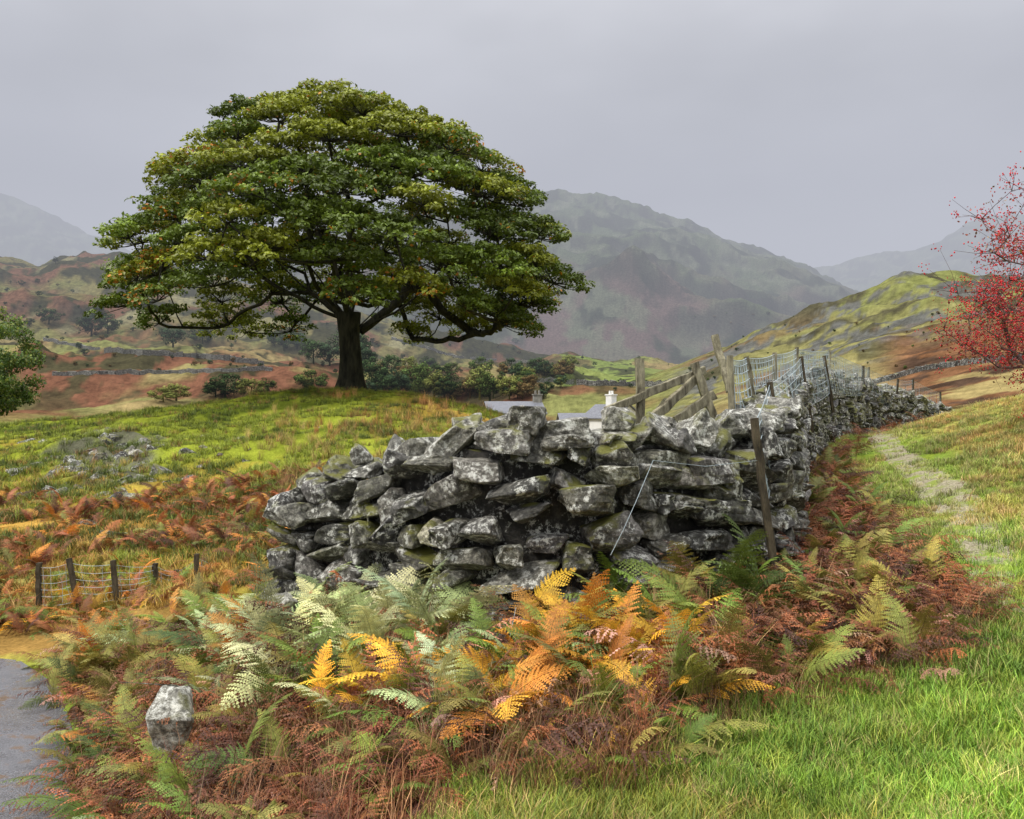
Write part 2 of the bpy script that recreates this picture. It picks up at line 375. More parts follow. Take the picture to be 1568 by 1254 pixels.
while t<smax:
    w=random.uniform(.24,.5); p=wallp(min(t+w/2,smax));tn=wtan(min(t+w/2,smax))
    k=random.random(); fd=.7 if t>4.3 else 1
    put_stone(mb,(p[0]+random.gauss(0,.04),p[1]+random.gauss(0,.04),p[2]-random.uniform(.02,.12)),(w*random.uniform(1,1.3),random.uniform(.42,.62),random.uniform(.17,.34)),math.atan2(tn[1],tn[0])+random.gauss(0,.3),.26,roll=random.gauss(0,.25),pitch=random.gauss(-.15,.3),tint=fd*random.uniform(.9,2.2)*np.array([1,.99,.94]))
    if k<.5:
        put_stone(mb,(p[0]+random.gauss(0,.1),p[1]+random.gauss(0,.08),p[2]+random.uniform(-.02,.08)),(random.uniform(.2,.36),random.uniform(.2,.32),random.uniform(.14,.30)),random.uniform(0,3),.5,tint=fd*random.uniform(1.,2.6)*np.array([1,.99,.94]))
    t+=w*.8
for zz in np.arange(-.1,.9,.17):
    for o in (-.22,0,.22):
        p=wallp(0);tn=wtan(.05);nm=np.array([-tn[1],tn[0]]);g=hz(p[0],p[1])
        put_stone(mb,(p[0]+nm[0]*o+.28*zz,p[1]+nm[1]*o,g+zz*.75),(.34,.3,.2),random.uniform(0,3),.2)
for (uu,vv_) in [(440,880),(470,900),(520,900),(560,905),(760,985),(730,960),(800,975)]:
    X0,Y0,_=hit(uu,vv_+20); put_stone(mb,(X0,Y0+.1,hz(X0,Y0)+.08),(.38,.3,.22),random.uniform(0,3),.2)
mb.build('dry_stone_wall',[M_stone])
mb=MB()
for i in range(170):
    X0,Y0=ud(random.gauss(165,75),random.gauss(20.5,2.4)); sz=random.uniform(.15,.6)
    put_stone(mb,(X0,Y0,hz(X0,Y0)-.14),(sz*1.3,sz,sz*.8),random.uniform(0,3),.3)
for i in range(35):
    X0,Y0=ud(random.gauss(350,160),random.gauss(20,3)); sz=random.uniform(.1,.25)
    put_stone(mb,(X0,Y0,hz(X0,Y0)-.05),(sz*1.3,sz,sz*.6),random.uniform(0,3),.3)
mb.build('rock_outcrop',[M_rock])
mb=MB()
for (uu,dd,dm,zc) in [(262,5.4,(.30,.34,.44),-.18),(430,6.9,(.26,.3,.34),.12)]:
    X0,Y0=ud(uu,dd); put_stone(mb,(X0,Y0,zc),dm,.4,.3,tint=np.array([3.,3.,2.9]))
mb.build('pale_boulder',[M_stone])
# ------------------------------------------------------------------ instancing
def scatter(name,pts,rot,scl,tint,idx_,coll):
    n=len(pts); me=bpy.data.meshes.new(name); me.vertices.add(n); me.vertices.foreach_set('co',np.asarray(pts,dtype=np.float32).ravel())
    def at(nm,ty,arr,prop): 
        a=me.attributes.new(nm,ty,'POINT'); a.data.foreach_set(prop,np.ascontiguousarray(arr).ravel())
    at('rot','FLOAT_VECTOR',np.asarray(rot,dtype=np.float32),'vector'); at('scl','FLOAT_VECTOR',np.asarray(scl,dtype=np.float32),'vector')
    at('tint','FLOAT_VECTOR',np.asarray(tint,dtype=np.float32),'vector'); at('idx','INT',np.asarray(idx_,dtype=np.int32),'value')
    ob=link(bpy.data.objects.new(name,me)); ng=bpy.data.node_groups.new(name+'_nodes','GeometryNodeTree')
    ng.interface.new_socket('Geometry',in_out='INPUT',socket_type='NodeSocketGeometry'); ng.interface.new_socket('Geometry',in_out='OUTPUT',socket_type='NodeSocketGeometry')
    gi=ng.nodes.new('NodeGroupInput');go=ng.nodes.new('NodeGroupOutput'); ip=ng.nodes.new('GeometryNodeInstanceOnPoints'); ci=ng.nodes.new('GeometryNodeCollectionInfo')
    ci.inputs['Collection'].default_value=coll; ci.inputs['Separate Children'].default_value=True; ci.inputs['Reset Children'].default_value=True
    def na(nm,ty):
        a=ng.nodes.new('GeometryNodeInputNamedAttribute'); a.data_type=ty; a.inputs['Name'].default_value=nm; return [o for o in a.outputs if o.enabled][0]
    er=ng.nodes.new('FunctionNodeEulerToRotation'); lk=ng.links.new
    lk(gi.outputs[0],ip.inputs['Points']); lk(ci.outputs[0],ip.inputs['Instance']); ip.inputs['Pick Instance'].default_value=True
    lk(na('idx','INT'),ip.inputs['Instance Index']); lk(na('rot','FLOAT_VECTOR'),er.inputs[0]); lk(er.outputs[0],ip.inputs['Rotation']); lk(na('scl','FLOAT_VECTOR'),ip.inputs['Scale'])
    lk(ip.outputs[0],go.inputs[0]); md=ob.modifiers.new('instances','NODES'); md.node_group=ng
    return ob
def coll(name,obs):
    c=bpy.data.collections.new(name)
    for o in obs: c.objects.link(o)
    return c
def frond(name,seed,e0,e1,dead=0.,side=0.):
    r=random.Random(seed); V=[];Fc=[];Cc=[]
    n=30; P=[np.zeros(3)];T=[]
    for i in range(n):
        t=i/n; e=math.radians(e0+(e1-e0)*t**1.2+dead*14*math.sin(t*9+seed)); tv=np.array([math.cos(e),side*t+(.15+.25*dead)*math.sin(seed+t*(4+4*dead)),math.sin(e)]); tv/=np.linalg.norm(tv); T.append(tv); P.append(P[-1]+tv/n)
    T.append(T[-1]); P=np.array(P)
    def tri(a,b,c,k):
        i=len(V); V.extend([a,b,c]); Fc.append((i,i+1,i+2)); Cc.extend([k]*3)
    for i in range(n):
        w=.006*(1-i/n)+.0015
        sd=np.array([0,w,0]); up=np.cross(T[i],[0,1,0])*w
        tri(P[i]-sd,P[i]+sd,P[i+1]+sd*.9,.6);tri(P[i]-sd,P[i+1]+sd*.9,P[i+1]-sd*.9,.6);tri(P[i]-sd,P[i]+up,P[i+1],.5)
    NP=25 if dead<.5 else 19; roll=r.uniform(-.3,.3)
    for j in range(NP):
        t=.2+.79*(j/(NP-1)); k=t*n; i0=min(int(k),n-1); p0=P[i0]+(P[i0+1]-P[i0])*(k-i0); tv=T[i0]; sdv=np.array([0,1.,0])-tv*tv[1]; sdv/=np.linalg.norm(sdv); nrm=np.cross(tv,sdv); nrm=-nrm
        if nrm[2]<0: nrm=-nrm
        ln=.30*(1-t)**.75*min(1,(t-.10)/.22)+.012
        for sd in (-1,1):
            if r.random()<.03+dead*.2: continue
            sw=r.uniform(.2,.5+.5*dead); dr=sdv*sd*(1-.4*dead*r.random())+tv*sw+nrm*(sd*roll+r.uniform(-.18,.12)-dead*r.uniform(-.3,.7)); dr/=np.linalg.norm(dr)
            L_=ln*r.uniform(.78-.3*dead,1.12); m=max(4,int(L_/.019)); fw=np.cross(nrm,dr); fw/=np.linalg.norm(fw)
            for q_ in range(m):
                s0=q_/m; s1=(q_+1)/m; drp=-nrm*(.25+dead*.3)*L_; cv_=tv*.18*L_
                a=p0+dr*L_*s0+(drp+cv_)*s0*s0; b=p0+dr*L_*s1+(drp+cv_)*s1*s1
                wl=.034*(1-s0)**.8*(.5+ln*2.2)+.003
                wl*=r.uniform(.75,1.2)*(1-.35*dead); cup=-nrm*wl*(.15+dead*r.uniform(0,1.))
                sh=.75+.45*r.random()
                mid=(a+b)/2
                tri(a,b,mid+fw*wl+dr*wl*.35+cup,sh); tri(b,a,mid-fw*wl+dr*wl*.35+cup,sh*.92)
    V=np.array(V); Cc=np.repeat(np.array(Cc)[:,None],3,1)
    return mk_mesh(name,V,np.array(Fc),[M_fern],Cc,False,add=False)
FR=coll('bracken_fronds',[frond('frond_a',1,72,-5,0,.4),frond('frond_b',2,60,-25,.15,-.4),frond('frond_c',3,80,10,0,.15),frond('frond_d',4,50,-15,.2,-.2),
   frond('frond_e_dead',5,62,-38,1,.6),frond('frond_f_dead',6,40,-30,1,-.6),frond('frond_g_dead',7,78,-20,.8,.2),frond('frond_h_dead',8,25,-12,1,.4)])
PAL={'green':(.16,.22,.035),'pale':(.44,.50,.24),'gold':(.66,.38,.035),'orange':(.56,.24,.045),'brown':(.20,.075,.032),'rust':(.34,.125,.05),'dark':(.10,.042,.027),'olive':(.25,.23,.05),'dgreen':(.065,.10,.022),'straw':(.50,.36,.16),'pink':(.45,.24,.16)}
def zone(uu,vv_):
    w={'green':1.0,'brown':2.2,'rust':1.6,'olive':1.1,'dgreen':.4,'dark':1.2,'orange':.25,'pink':.4}
    def g(a,b,ra,rb): return math.exp(-((uu-a)/ra)**2-((vv_-b)/rb)**2)
    k=g(500,910,210,75); w['pale']=10*k; w['green']+=2*k
    k=g(560,990,50,40); w['gold']=6*k
    k=g(900,950,130,80); w['gold']+=8*k; w['orange']=5*k; w['green']+=2*k
    k=g(1010,880,60,50); w['olive']+=2*k
    k=g(430,1130,170,120); w['brown']+=8*k;w['rust']+=6*k;w['dark']+=5*k
    k=g(850,1110,280,80); w['dark']+=6*k; w['brown']+=9*k; w['pink']+=3*k;w['rust']+=7*k
    k=g(1300,950,170,140); w['dark']+=9*k; w['brown']+=8*k; w['rust']+=6*k;w['olive']+=1.*k
    k=g(640,1130,60,50); w['green']+=7*k
    k=g(290,1180,90,60); w['green']+=4*k; w['pale']+=1.*k
    k=g(200,980,130,70); w['olive']+=2*k; w['orange']+=2*k;w['pink']+=1.2*k;w['rust']+=2*k
    k=g(1110,800,60,50); w['dgreen']+=3*k; w['green']+=4*k
    k=g(1250,820,90,70); w['rust']+=6*k;w['olive']+=2*k;w['brown']+=3*k
    ks=list(w); return random.choices(ks,[w[a] for a in ks])[0]
pts=[];rots=[];scs=[];tin=[];ids=[]
DEAD=('brown','rust','dark','pink')
def add_frond(px,py,pz,az,tilt,sc,pal,dead):
    pts.append((px,py,pz)); rots.append((random.gauss(0,.25),tilt,az)); k=sc; scs.append((k,k*random.uniform(.8,1.15)*random.choice([1,-1]),k))
    c=np.array(PAL[pal])*random.uniform(.6,1.4)*np.array([random.uniform(.85,1.2),1,random.uniform(.8,1.2)]); tin.append(c)
    ids.append(random.choice([4,5,6,7]) if dead else random.choice([0,1,2,3]))
def clump(px,py,pz,pal,big,nf):
    a0=random.uniform(0,6.28)
    for k in range(nf):
        az=a0+k*6.28/nf+random.gauss(0,.35); p2=pal if random.random()<.75 else random.choice(['brown','rust','rust','dark','olive'])
        add_frond(px+random.gauss(0,.07),py+random.gauss(0,.07),pz-.03,az,random.gauss(.0,.25),big*random.uniform(.65,1.15),p2,p2 in DEAD or random.random()<.12)
xs=[p[0] for p in BR]; cnt=0
wl2=[(a,b) for a,b,_ in sp]
NCAND=13000; cx_=rng.uniform(min(xs),max(xs),NCAND); cy_=2.4+23.6*rng.random(NCAND)**1.9
mk=inpoly(cx_,cy_,BR)&(pdist(cx_,cy_,wl2)>.3); cu_=CU+F*cx_/cy_; cz_=hfun(cx_,cy_)
mk&=(cu_>-100)&~((cu_>560)&(cy_<3.9))&~((cu_>700)&(cu_<790)&(cy_>5.5)&(cy_<6.7))&~((cu_>640)&(cu_<1120)&(cy_>6.15)&(cy_<7.6)&(pdist(cx_,cy_,wl2)<.6)&(rng.random(NCAND)<.6))
for px,py,pz in zip(cx_[mk][:1750],cy_[mk],cz_[mk]):
    uu=CU+F*px/py; vv_=CV-(pz+.35-CZ)*F/py
    if vv_>1500: continue
    pal=zone(uu,vv_); big=random.uniform(.36,.74)
    if pal in DEAD: big*=.98
    if uu>1150: big*=.82
    if py<4.6: big*=.82
    clump(px,py,pz,pal,big,random.randint(3,6))
NCAND=3000; cu_=rng.uniform(1130,1500,NCAND); cy_=rng.uniform(5.0,13,NCAND); cx_=(cu_-CU)/F*cy_; cz_=hfun(cx_,cy_); mk=inpoly(cx_,cy_,BR)&(pdist(cx_,cy_,wl2)>.35)
for px,py,pz in zip(cx_[mk][:450],cy_[mk],cz_[mk]):
    clump(px,py,pz,random.choices(['dark','brown','rust','green','olive','pink'],[5,6,5,.4,.5,.8])[0],random.uniform(.38,.66),5)
for (uu,dd,pal,bg_) in [(1090,6.45,'dgreen',.8),(1120,6.6,'green',.9),(1060,6.3,'olive',.75),(1140,6.5,'dgreen',.95),(1030,6.1,'olive',.7),(1100,6.3,'green',.8),(1000,6.0,'green',.7),(900,5.6,'gold',.68),(860,5.7,'gold',.7),(940,5.5,'orange',.68),(980,5.3,'gold',.62),(1020,5.2,'green',.7),(900,5.9,'gold',.75),(830,5.8,'orange',.6),(930,5.2,'gold',.6),(1050,5.4,'orange',.6),
  (660,6.2,'pale',.85),(600,6.3,'pale',.9),(560,5.9,'pale',.8),(520,6.3,'pale',.85),(470,6.6,'pale',.85),(420,6.7,'pale',.9),(400,6.2,'pale',.8),(360,6.9,'pale',.75),(450,5.9,'pale',.7),(350,6.2,'pale',.7),(540,5.3,'gold',.5),(560,5.2,'gold',.5),(500,5.4,'green',.6),(620,5.0,'green',.55),(640,4.6,'green',.55),(660,4.4,'green',.55)]:
    px,py=ud(uu,dd); clump(px,py,hz(px,py),pal,bg_,7)
NCAND=9000; cu_=rng.uniform(-150,620,NCAND); cy_=rng.uniform(10.5,18,NCAND); cx_=(cu_-CU)/F*cy_; mm=fbm(cx_*.3,cy_*.45,75); cz_=hfun(cx_,cy_)
mk=~inpoly(cx_,cy_,ROAD)&((mm>.47+np.clip(cy_-15,0,9)*.03)|(rng.random(NCAND)<np.where(cy_<13,.35,.04)))&~((cu_>430)&(cy_<12))
for px,py,pz in zip(cx_[mk][:1300],cy_[mk],cz_[mk]):
    pal=random.choice(['rust','orange','brown','brown','rust','rust','dark','olive']+(['olive','green','gold','orange','green'] if py<13 else []))
    for k in range(2): add_frond(px,py,pz-.05,random.uniform(0,6.28),random.gauss(0,.25),random.uniform(.3,.58),pal,random.random()<.6)
NCAND=4000; cu_=rng.uniform(1190,1420,NCAND); cy_=rng.uniform(13,32,NCAND); cx_=(cu_-CU)/F*cy_; q_=pdist(cx_,cy_,wl2); cz_=hfun(cx_,cy_); mk=(q_>.35)&(q_<1.0)
for px,py,pz in zip(cx_[mk][:300],cy_[mk],cz_[mk]):
    add_frond(px,py,pz-.05,random.uniform(0,6.28),random.gauss(0,.25),random.uniform(.4,.7),random.choice(['rust','brown','rust','dark']),True)
scatter('bracken_ferns',pts,rots,scs,tin,ids,FR)
def tuft(name,seed,nb,h,spread,w):
    r=random.Random(seed); V=[];Fc=[];Cc=[]
    for i in range(nb):
        a=r.uniform(0,6.28); rr=spread*math.sqrt(r.random()); bx,by=rr*math.cos(a),rr*math.sin(a); hh=h*r.uniform(.5,1.2); az=r.uniform(0,6.28); ln=r.uniform(.1,.9)*hh; ww=w*r.uniform(.7,1.3)
        px,py=-math.sin(az)*ww,math.cos(az)*ww; i0=len(V); sh=r.uniform(.6,1.4)
        for k in range(4):
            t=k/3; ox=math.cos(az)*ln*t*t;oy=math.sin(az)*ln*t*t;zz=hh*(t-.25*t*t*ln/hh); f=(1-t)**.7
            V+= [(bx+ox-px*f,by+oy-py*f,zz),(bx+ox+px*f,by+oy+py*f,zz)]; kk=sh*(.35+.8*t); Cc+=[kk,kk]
            if k: j=i0+2*k; Fc.append((j-2,j-1,j+1,j))
    return mk_mesh(name,np.array(V),np.array(Fc),[M_grass],np.repeat(np.array(Cc)[:,None],3,1),False,add=False)
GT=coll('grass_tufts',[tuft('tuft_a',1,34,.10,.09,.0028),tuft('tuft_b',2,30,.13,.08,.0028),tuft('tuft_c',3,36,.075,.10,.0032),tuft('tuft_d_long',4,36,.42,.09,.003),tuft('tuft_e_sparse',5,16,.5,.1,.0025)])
pts=[];rots=[];scs=[];tin=[];ids=[]
def grass(n,u0,u1,d0,d1,cond,colf,ids_,smin,smax,pw=1.0):
    uu=rng.uniform(u0,u1,n); dd=d0*(d1/d0)**(rng.random(n)**pw); xx=(uu-CU)/F*dd; m=cond(xx,dd,uu); xx=xx[m];dd=dd[m];uu=uu[m]
    zz=hfun(xx,dd)-.01; k=len(xx); pts.extend(np.stack([xx,dd,zz],1)); rots.extend(np.stack([rng.normal(0,.15,k),rng.normal(0,.15,k),rng.uniform(0,6.28,k)],1))
    s_=rng.uniform(smin,smax,k)[:,None]*(.5+1.0*fbm(xx*2.5,dd*2.5,111))[:,None]*np.ones((1,3)); scs.extend(s_); tin.extend(colf(xx,dd,k)); ids.extend(rng.choice(ids_,k))
def cmixrand(cs,w=None,var=.35):
    def f(xx,dd,k):
        c=np.array(cs); i=rng.choice(len(cs),k,p=w); q_=fbm(xx*1.3,dd*1.3,112)[:,None]
        o=c[i]*rng.uniform(1-var,1+var,(k,1))*(.3+1.4*q_); return o*np.where(fbm(xx*.9,dd*.9,114)[:,None]>.56,np.array([[1.3,1.0,1.1]]),1)
    return f
notbr=lambda x_,y_,u_: ~inpoly(x_,y_,BR)&~inpoly(x_,y_,ROAD)
inbr=lambda x_,y_,u_: inpoly(x_,y_,BR)&((u_<1150)|(rng.random(len(x_))<.25))
pcl=[tuple(p) for p in pc]
gc=[(.19,.34,.035),(.28,.40,.045),(.38,.43,.065),(.12,.22,.022),(.50,.42,.15)]
grass(15000,560,2000,3.0,9,lambda x_,y_,u_:notbr(x_,y_,u_)&((y_<6.5)|(pdist(x_,y_,pcl)>.22)|(rng.random(len(x_))<.5)),cmixrand(gc,[.33,.28,.15,.14,.10]),[0,1,2],.65,1.15,1.0)
grass(8500,1180,1750,8,24,lambda x_,y_,u_:notbr(x_,y_,u_)&(pdist(x_,y_,PATH)<2.2)&(fbm(x_*1.5,y_*1.5,113)>.33)&((pdist(x_,y_,pcl)>.26)|(rng.random(len(x_))<.4)),cmixrand([(.27,.37,.06),(.37,.42,.09),(.42,.38,.14)]),[0,2],.7,1.2)
grass(7000,1330,1800,8,28,lambda x_,y_,u_:notbr(x_,y_,u_)&(pdist(x_,y_,PATH)>1.0),cmixrand([(.55,.40,.13),(.38,.38,.10),(.38,.20,.06),(.26,.31,.06)],[.4,.3,.15,.15]),[1,0,0,2],.6,1.2)
grass(1700,100,1400,3.3,10,inbr,cmixrand([(.46,.31,.13),(.30,.15,.08),(.20,.09,.045),(.14,.22,.03)],[.3,.3,.25,.15]),[3,4,4],.4,.85)
def edge(x_,y_,u_): return inpoly(x_,y_+.35,BR)|inpoly(x_-.2,y_+.1,BR)
grass(1900,500,1560,3.6,8,lambda x_,y_,u_:edge(x_,y_,u_)&notbr(x_,y_,u_),cmixrand([(.40,.28,.10),(.25,.12,.05),(.16,.08,.04)]),[4,1],.4,.8)
def kcol(xx,dd,k):
    uu=CU+F*xx/dd; zz=hfun(xx,dd); n_=fbm(xx*.6,dd*.6,71); low=np.clip((.25-zz)/1.0+ (fbm(xx*.15,dd*.15,72)-.5)*2,0,1); low=np.maximum(low,sst(500,750,uu)*sst(.42,.55,n_))
    c=np.where((rng.random(k)<low*.8)[:,None],np.array([.52,.32,.07]),np.array([.27,.32,.032])); c=np.where((n_>.50)[:,None]&(rng.random(k)<.8)[:,None],np.array([.11,.15,.02]),c)
    c=np.where((rng.random(k)<.08)[:,None],np.array([.36,.19,.065]),c)
    return c*rng.uniform(.65,1.3,(k,1))
grass(24000,-200,1150,11,42,lambda x_,y_,u_:notbr(x_,y_,u_)&(fbm(x_*1.1,y_*1.1,105)>.40),kcol,[0,1,2],.9,1.8,.8)
grass(1600,380,1150,14,34,lambda x_,y_,u_:fbm(x_*.5,y_*.5,106)>.5,cmixrand([(.5,.34,.11),(.6,.44,.15),(.4,.2,.06)]),[3],.5,1.0,.8)
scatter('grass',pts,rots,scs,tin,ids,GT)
# ------------------------------------------------------------------ leaves / trees
def leaf_quads(cen,nrm,size,asp=.6):
    n=len(cen); nrm=nrm/np.linalg.norm(nrm,axis=1,keepdims=True); r=rng.normal(size=(n,3)); a=np.cross(nrm,r); a/=np.linalg.norm(a,axis=1,keepdims=True); b=np.cross(nrm,a)
    s=size[:,None]; V=np.stack([cen-a*s,cen-b*s*asp+nrm*s*.15,cen+a*s,cen+b*s*asp+nrm*s*.15],1).reshape(-1,3)
    return V,np.arange(4*n).reshape(-1,4)
def tube_edges(mb,nodes,par,rad,col=(1,1,1),sides=6):
    P=np.array(nodes,dtype=float); par=np.array(par); rad=np.array(rad,dtype=float)
    i=np.where(par>=0)[0]; p=par[i]; a=P[p];b=P[i];t=b-a;l=np.linalg.norm(t,axis=1); ok=l>1e-5; i=i[ok];p=p[ok];a=a[ok];b=b[ok];t=t[ok]/l[ok][:,None]
    ref=np.where(np.abs(t[:,2:3])<.8,np.array([[0,0,1.]]),np.array([[1.,0,0]])); e1=np.cross(t,ref);e1/=np.linalg.norm(e1,axis=1,keepdims=True);e2=np.cross(t,e1)
    an=np.arange(sides)/sides*2*math.pi; ring=np.cos(an)[None,:,None]*e1[:,None,:]+np.sin(an)[None,:,None]*e2[:,None,:]
    ra=np.minimum(rad[p],rad[i]*1.6)[:,None,None]; rb=rad[i][:,None,None]; tt=t[:,None,:]
    V=np.concatenate([a[:,None,:]+ring*ra-tt*ra*.15,b[:,None,:]+ring*rb+tt*rb*.15],1).reshape(-1,3)
    f0=np.array([[j,(j+1)%sides,sides+(j+1)%sides,sides+j] for j in range(sides)]); Fc=(f0[None]+(np.arange(len(i))*2*sides)[:,None,None]).reshape(-1,4)
    mb.add(V,Fc,col)
def grow(start_nodes,start_par,targets,step=.45,r_tip=.012,pw=.5,sag=.12,wob=.075):
    nodes=[np.array(p,dtype=float) for p in start_nodes];par=list(start_par); tips=[]
    o=np.argsort([np.linalg.norm(t-nodes[min(len(nodes)-1,4)]) for t in targets])
    for k in o:
        t=targets[k]; P=np.array(nodes); dv=t-P; dist=np.linalg.norm(dv,axis=1)
        pen=np.where(dv[:,2]<-.1,1.3,1.0)
        j=int(np.argmin(dist*pen)); dd=dist[j]; m=max(1,int(dd/step)); a=P[j].copy(); pj=j
        for q_ in range(1,m+1):
            f=q_/m; p=a+(t-a)*f; p[2]-=math.sin(f*math.pi)*sag*dd
            if q_<m: p+=rng.normal(0,wob*step,3)
            nodes.append(p);par.append(pj);pj=len(nodes)-1
        tips.append(pj)
    cnt_=np.zeros(len(nodes)); 
    for t in tips: cnt_[t]+=1
    for i in range(len(nodes)-1,0,-1):
        if par[i]>=0: cnt_[par[i]]+=cnt_[i]
    rad=r_tip*np.maximum(cnt_,1)**pw
    return nodes,par,rad
# ---- the oak on the knoll
TX,TY=ud(535,35.); TZ=hz(TX,TY); K=35/F
prof=np.array([(505,300,240),(480,345,300),(440,363,350),(400,348,358),(350,316,345),(300,284,318),(250,262,268),(200,215,205),(160,150,115),(135,60,35),(125,20,10)],dtype=float)
ph=(600-prof[:,0])*K; pl=prof[:,1]*K; pr=prof[:,2]*K
def Rad(h,c,s_):
    l=np.interp(h,ph,pl); r=np.interp(h,ph,pr); rx=r if c>0 else l; ry=(l+r)/2*.92
    return rx*ry/math.sqrt((ry*c)**2+(rx*s_)**2)
pads=[];pn=[];pR=[]
cx=-12*K
def addpad(h,th,fr,sp_=1.0):
    c,s_=math.cos(th),math.sin(th)
    if h<(600-(488 if c<-.45 else 490 if c>.2 else 446))*K and abs(c)<2: return False
    if vnoise(np.array([th*2.2]),np.array([h*.75]),5)[0]>.80: return False
    R=max(Rad(h+.25,c,s_)*(.92+.13*vnoise(np.array([th*2.5]),np.array([h*.9]),8)[0])-1.3,0)*fr; p=np.array([cx+R*c,R*s_,h]); 
    if pads:
        dv=(np.array(pads)-p)*np.array([1,1,1.62])
        if (np.linalg.norm(dv,axis=1)<1.70*sp_).any(): return False
    pads.append(p); out=np.array([c,s_,0]); steep=np.clip((h-3)/9,0,1); pn.append(out*(.5-.4*steep)*fr+np.array([0,0,1])); pR.append(random.uniform(.9,1.65)); return True
for _ in range(5000):
    h=ph[0]+(ph[-1]-ph[0]-.6)*random.random()**.9; addpad(h,random.uniform(0,6.283),random.uniform(.90,1.06))
nshell=len(pads)
for _ in range(500):
    h=random.uniform(ph[-1]-2.2,ph[-1]-.6); addpad(h,random.uniform(0,6.283),random.uniform(.1,.95),.95)
for _ in range(600):
    h=random.uniform(ph[0]+1.7,ph[-1]-1.6); addpad(h,random.uniform(0,6.283),random.uniform(.4,.8),1.4)
print('pads',nshell,len(pads))
cen=[];nr=[];sz=[];cl=[];subs=[];subp=[]
for pi_,(p,nn,Rp) in enumerate(zip(pads,pn,pR)):
    nn=nn/np.linalg.norm(nn); e1=np.cross(nn,[0,1,.1]);e1/=np.linalg.norm(e1);e2=np.cross(nn,e1); B=np.stack([e1,e2,nn],0)
    ns=int(14*Rp**1.5)+2; base_p=np.array([.145,.205,.024])*random.uniform(.7,1.25)
    if random.random()<.36: base_p=np.array([.26,.29,.026])*random.uniform(.85,1.1)
    autumn=random.random()<.13
    for k in range(ns):
        rr=math.sqrt((k+.5)/ns)*Rp*random.uniform(.9,1.1); a0=k*2.4+random.uniform(-.3,.3); sc=p+(np.array([rr*math.cos(a0),rr*math.sin(a0),.30*Rp*(1-(rr/Rp)**2)+random.gauss(0,.09)])@B)
        subs.append(sc);subp.append(pi_)
        n=random.randint(42,64); r_=random.uniform(.24,.40); off=rng.normal(size=(n,3)); off/=np.linalg.norm(off,axis=1,keepdims=True); off[:,2]=np.where(off[:,2]<-.2,-off[:,2],off[:,2]); 
        w=off*r_*rng.uniform(.6,1.1,(n,1))*np.array([1.1,1.1,.75]); cen.append(sc+w); nr.append(off*.7+rng.normal(0,.5,(n,3))+np.array([0,0,.5])); sz.append(rng.uniform(.06,.105,n))
        c=base_p*random.uniform(.8,1.2)*rng.uniform(.65,1.35,(n,1)); au=rng.random(n)<(.2 if autumn and random.random()<.4 else .008); c[au]=np.array([.50,.20,.02])*rng.uniform(.7,1.3,(au.sum(),1))
        c*=(.6+.6*np.clip(off[:,2],0,1))[:,None]; cl.append(c)  # shading put into leaf colour: clump tops lighter, sides and undersides darker
cen=np.concatenate(cen);nr=np.concatenate(nr);sz=np.concatenate(sz);cl=np.concatenate(cl)
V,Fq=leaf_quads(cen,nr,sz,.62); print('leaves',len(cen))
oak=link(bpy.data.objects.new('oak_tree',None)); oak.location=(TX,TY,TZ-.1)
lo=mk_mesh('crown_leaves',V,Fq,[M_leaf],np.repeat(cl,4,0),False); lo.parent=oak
tr=[np.array([0,0,0.]),np.array([-.02,0,.8]),np.array([0.,0,1.6]),np.array([0.02,0,2.4]),np.array([-.05,0,3.0])]
nodes=list(tr);par=[-1,0,1,2,3]
def limb(src,dirs,ln,up):
    p=nodes[src].copy();pj=src;dd=np.array(dirs,dtype=float);dd/=np.linalg.norm(dd)
    for q_ in range(int(ln/.5)):
        dd=dd+np.array([rng.normal(0,.14),rng.normal(0,.14),up+rng.normal(0,.1)]);dd/=np.linalg.norm(dd); p=p+dd*.5
        nodes.append(p.copy());par.append(pj);pj=len(nodes)-1
for az,el,ln,src,up in [(180,25,7,4,-.01),(165,55,5,4,0),(5,30,7,3,0.0),(20,20,5,3,.02),(90,40,5,4,0),(270,35,5,4,0),(225,30,5.5,4,0),(315,35,5.5,3,0),(0,75,5,4,0),(120,70,5,4,0),(300,70,5,4,0),(200,15,5.5,4,.02),(60,50,5.5,4,0),(140,30,5.5,4,0)]:
    a=math.radians(az);e=math.radians(el); limb(src,(math.cos(a)*math.cos(e),math.sin(a)*math.cos(e),math.sin(e)),ln,up)
nodes,par,rad=grow(nodes,par,[p-np.array([0,0,.15]) for p in pads],.5,.026,.48,.05,.12)
mbt=MB(); tube_edges(mbt,nodes[4:],[-1]+[q_-4 if q_>=4 else -1 for q_ in par[5:]],list(rad[4:]),(1,1,1),7)
tn_=[];tp_=[];tr_=[]
for sc,pi_ in zip(subs,subp):
    i0=len(tn_); a=pads[pi_]-np.array([0,0,.15]); md=(a+sc)/2+np.array([random.gauss(0,.08),random.gauss(0,.08),-.06]); tn_+=[a,md,sc-np.array([0,0,.05])]; tp_+=[-1,i0,i0+1]; tr_+=[.018,.014,.007]
tube_edges(mbt,tn_,tp_,tr_,(1,1,1),3)
nh,na_=44,36; TV=[]
for i in range(nh+1):
    t=i/nh; zz=-.3+3.6*t; r0=.40+.50*math.exp(-max(zz+.05,0)*2.2)+.07*max(0,t-.75)*4
    for j in range(na_):
        a=j/na_*2*math.pi; rr=r0*(1+.16*math.exp(-max(zz,0)*1.3)*math.sin(a*5+1)+.06*math.sin(a*3+zz*.9)+.05*mnoise.noise(Vector((math.cos(a)*3,math.sin(a)*3,zz*1.5)))+.05*mnoise.noise(Vector((math.cos(a)*9,math.sin(a)*9,zz*2))))
        TV.append((rr*math.cos(a)+.03*math.sin(zz*1.5),rr*math.sin(a),zz))
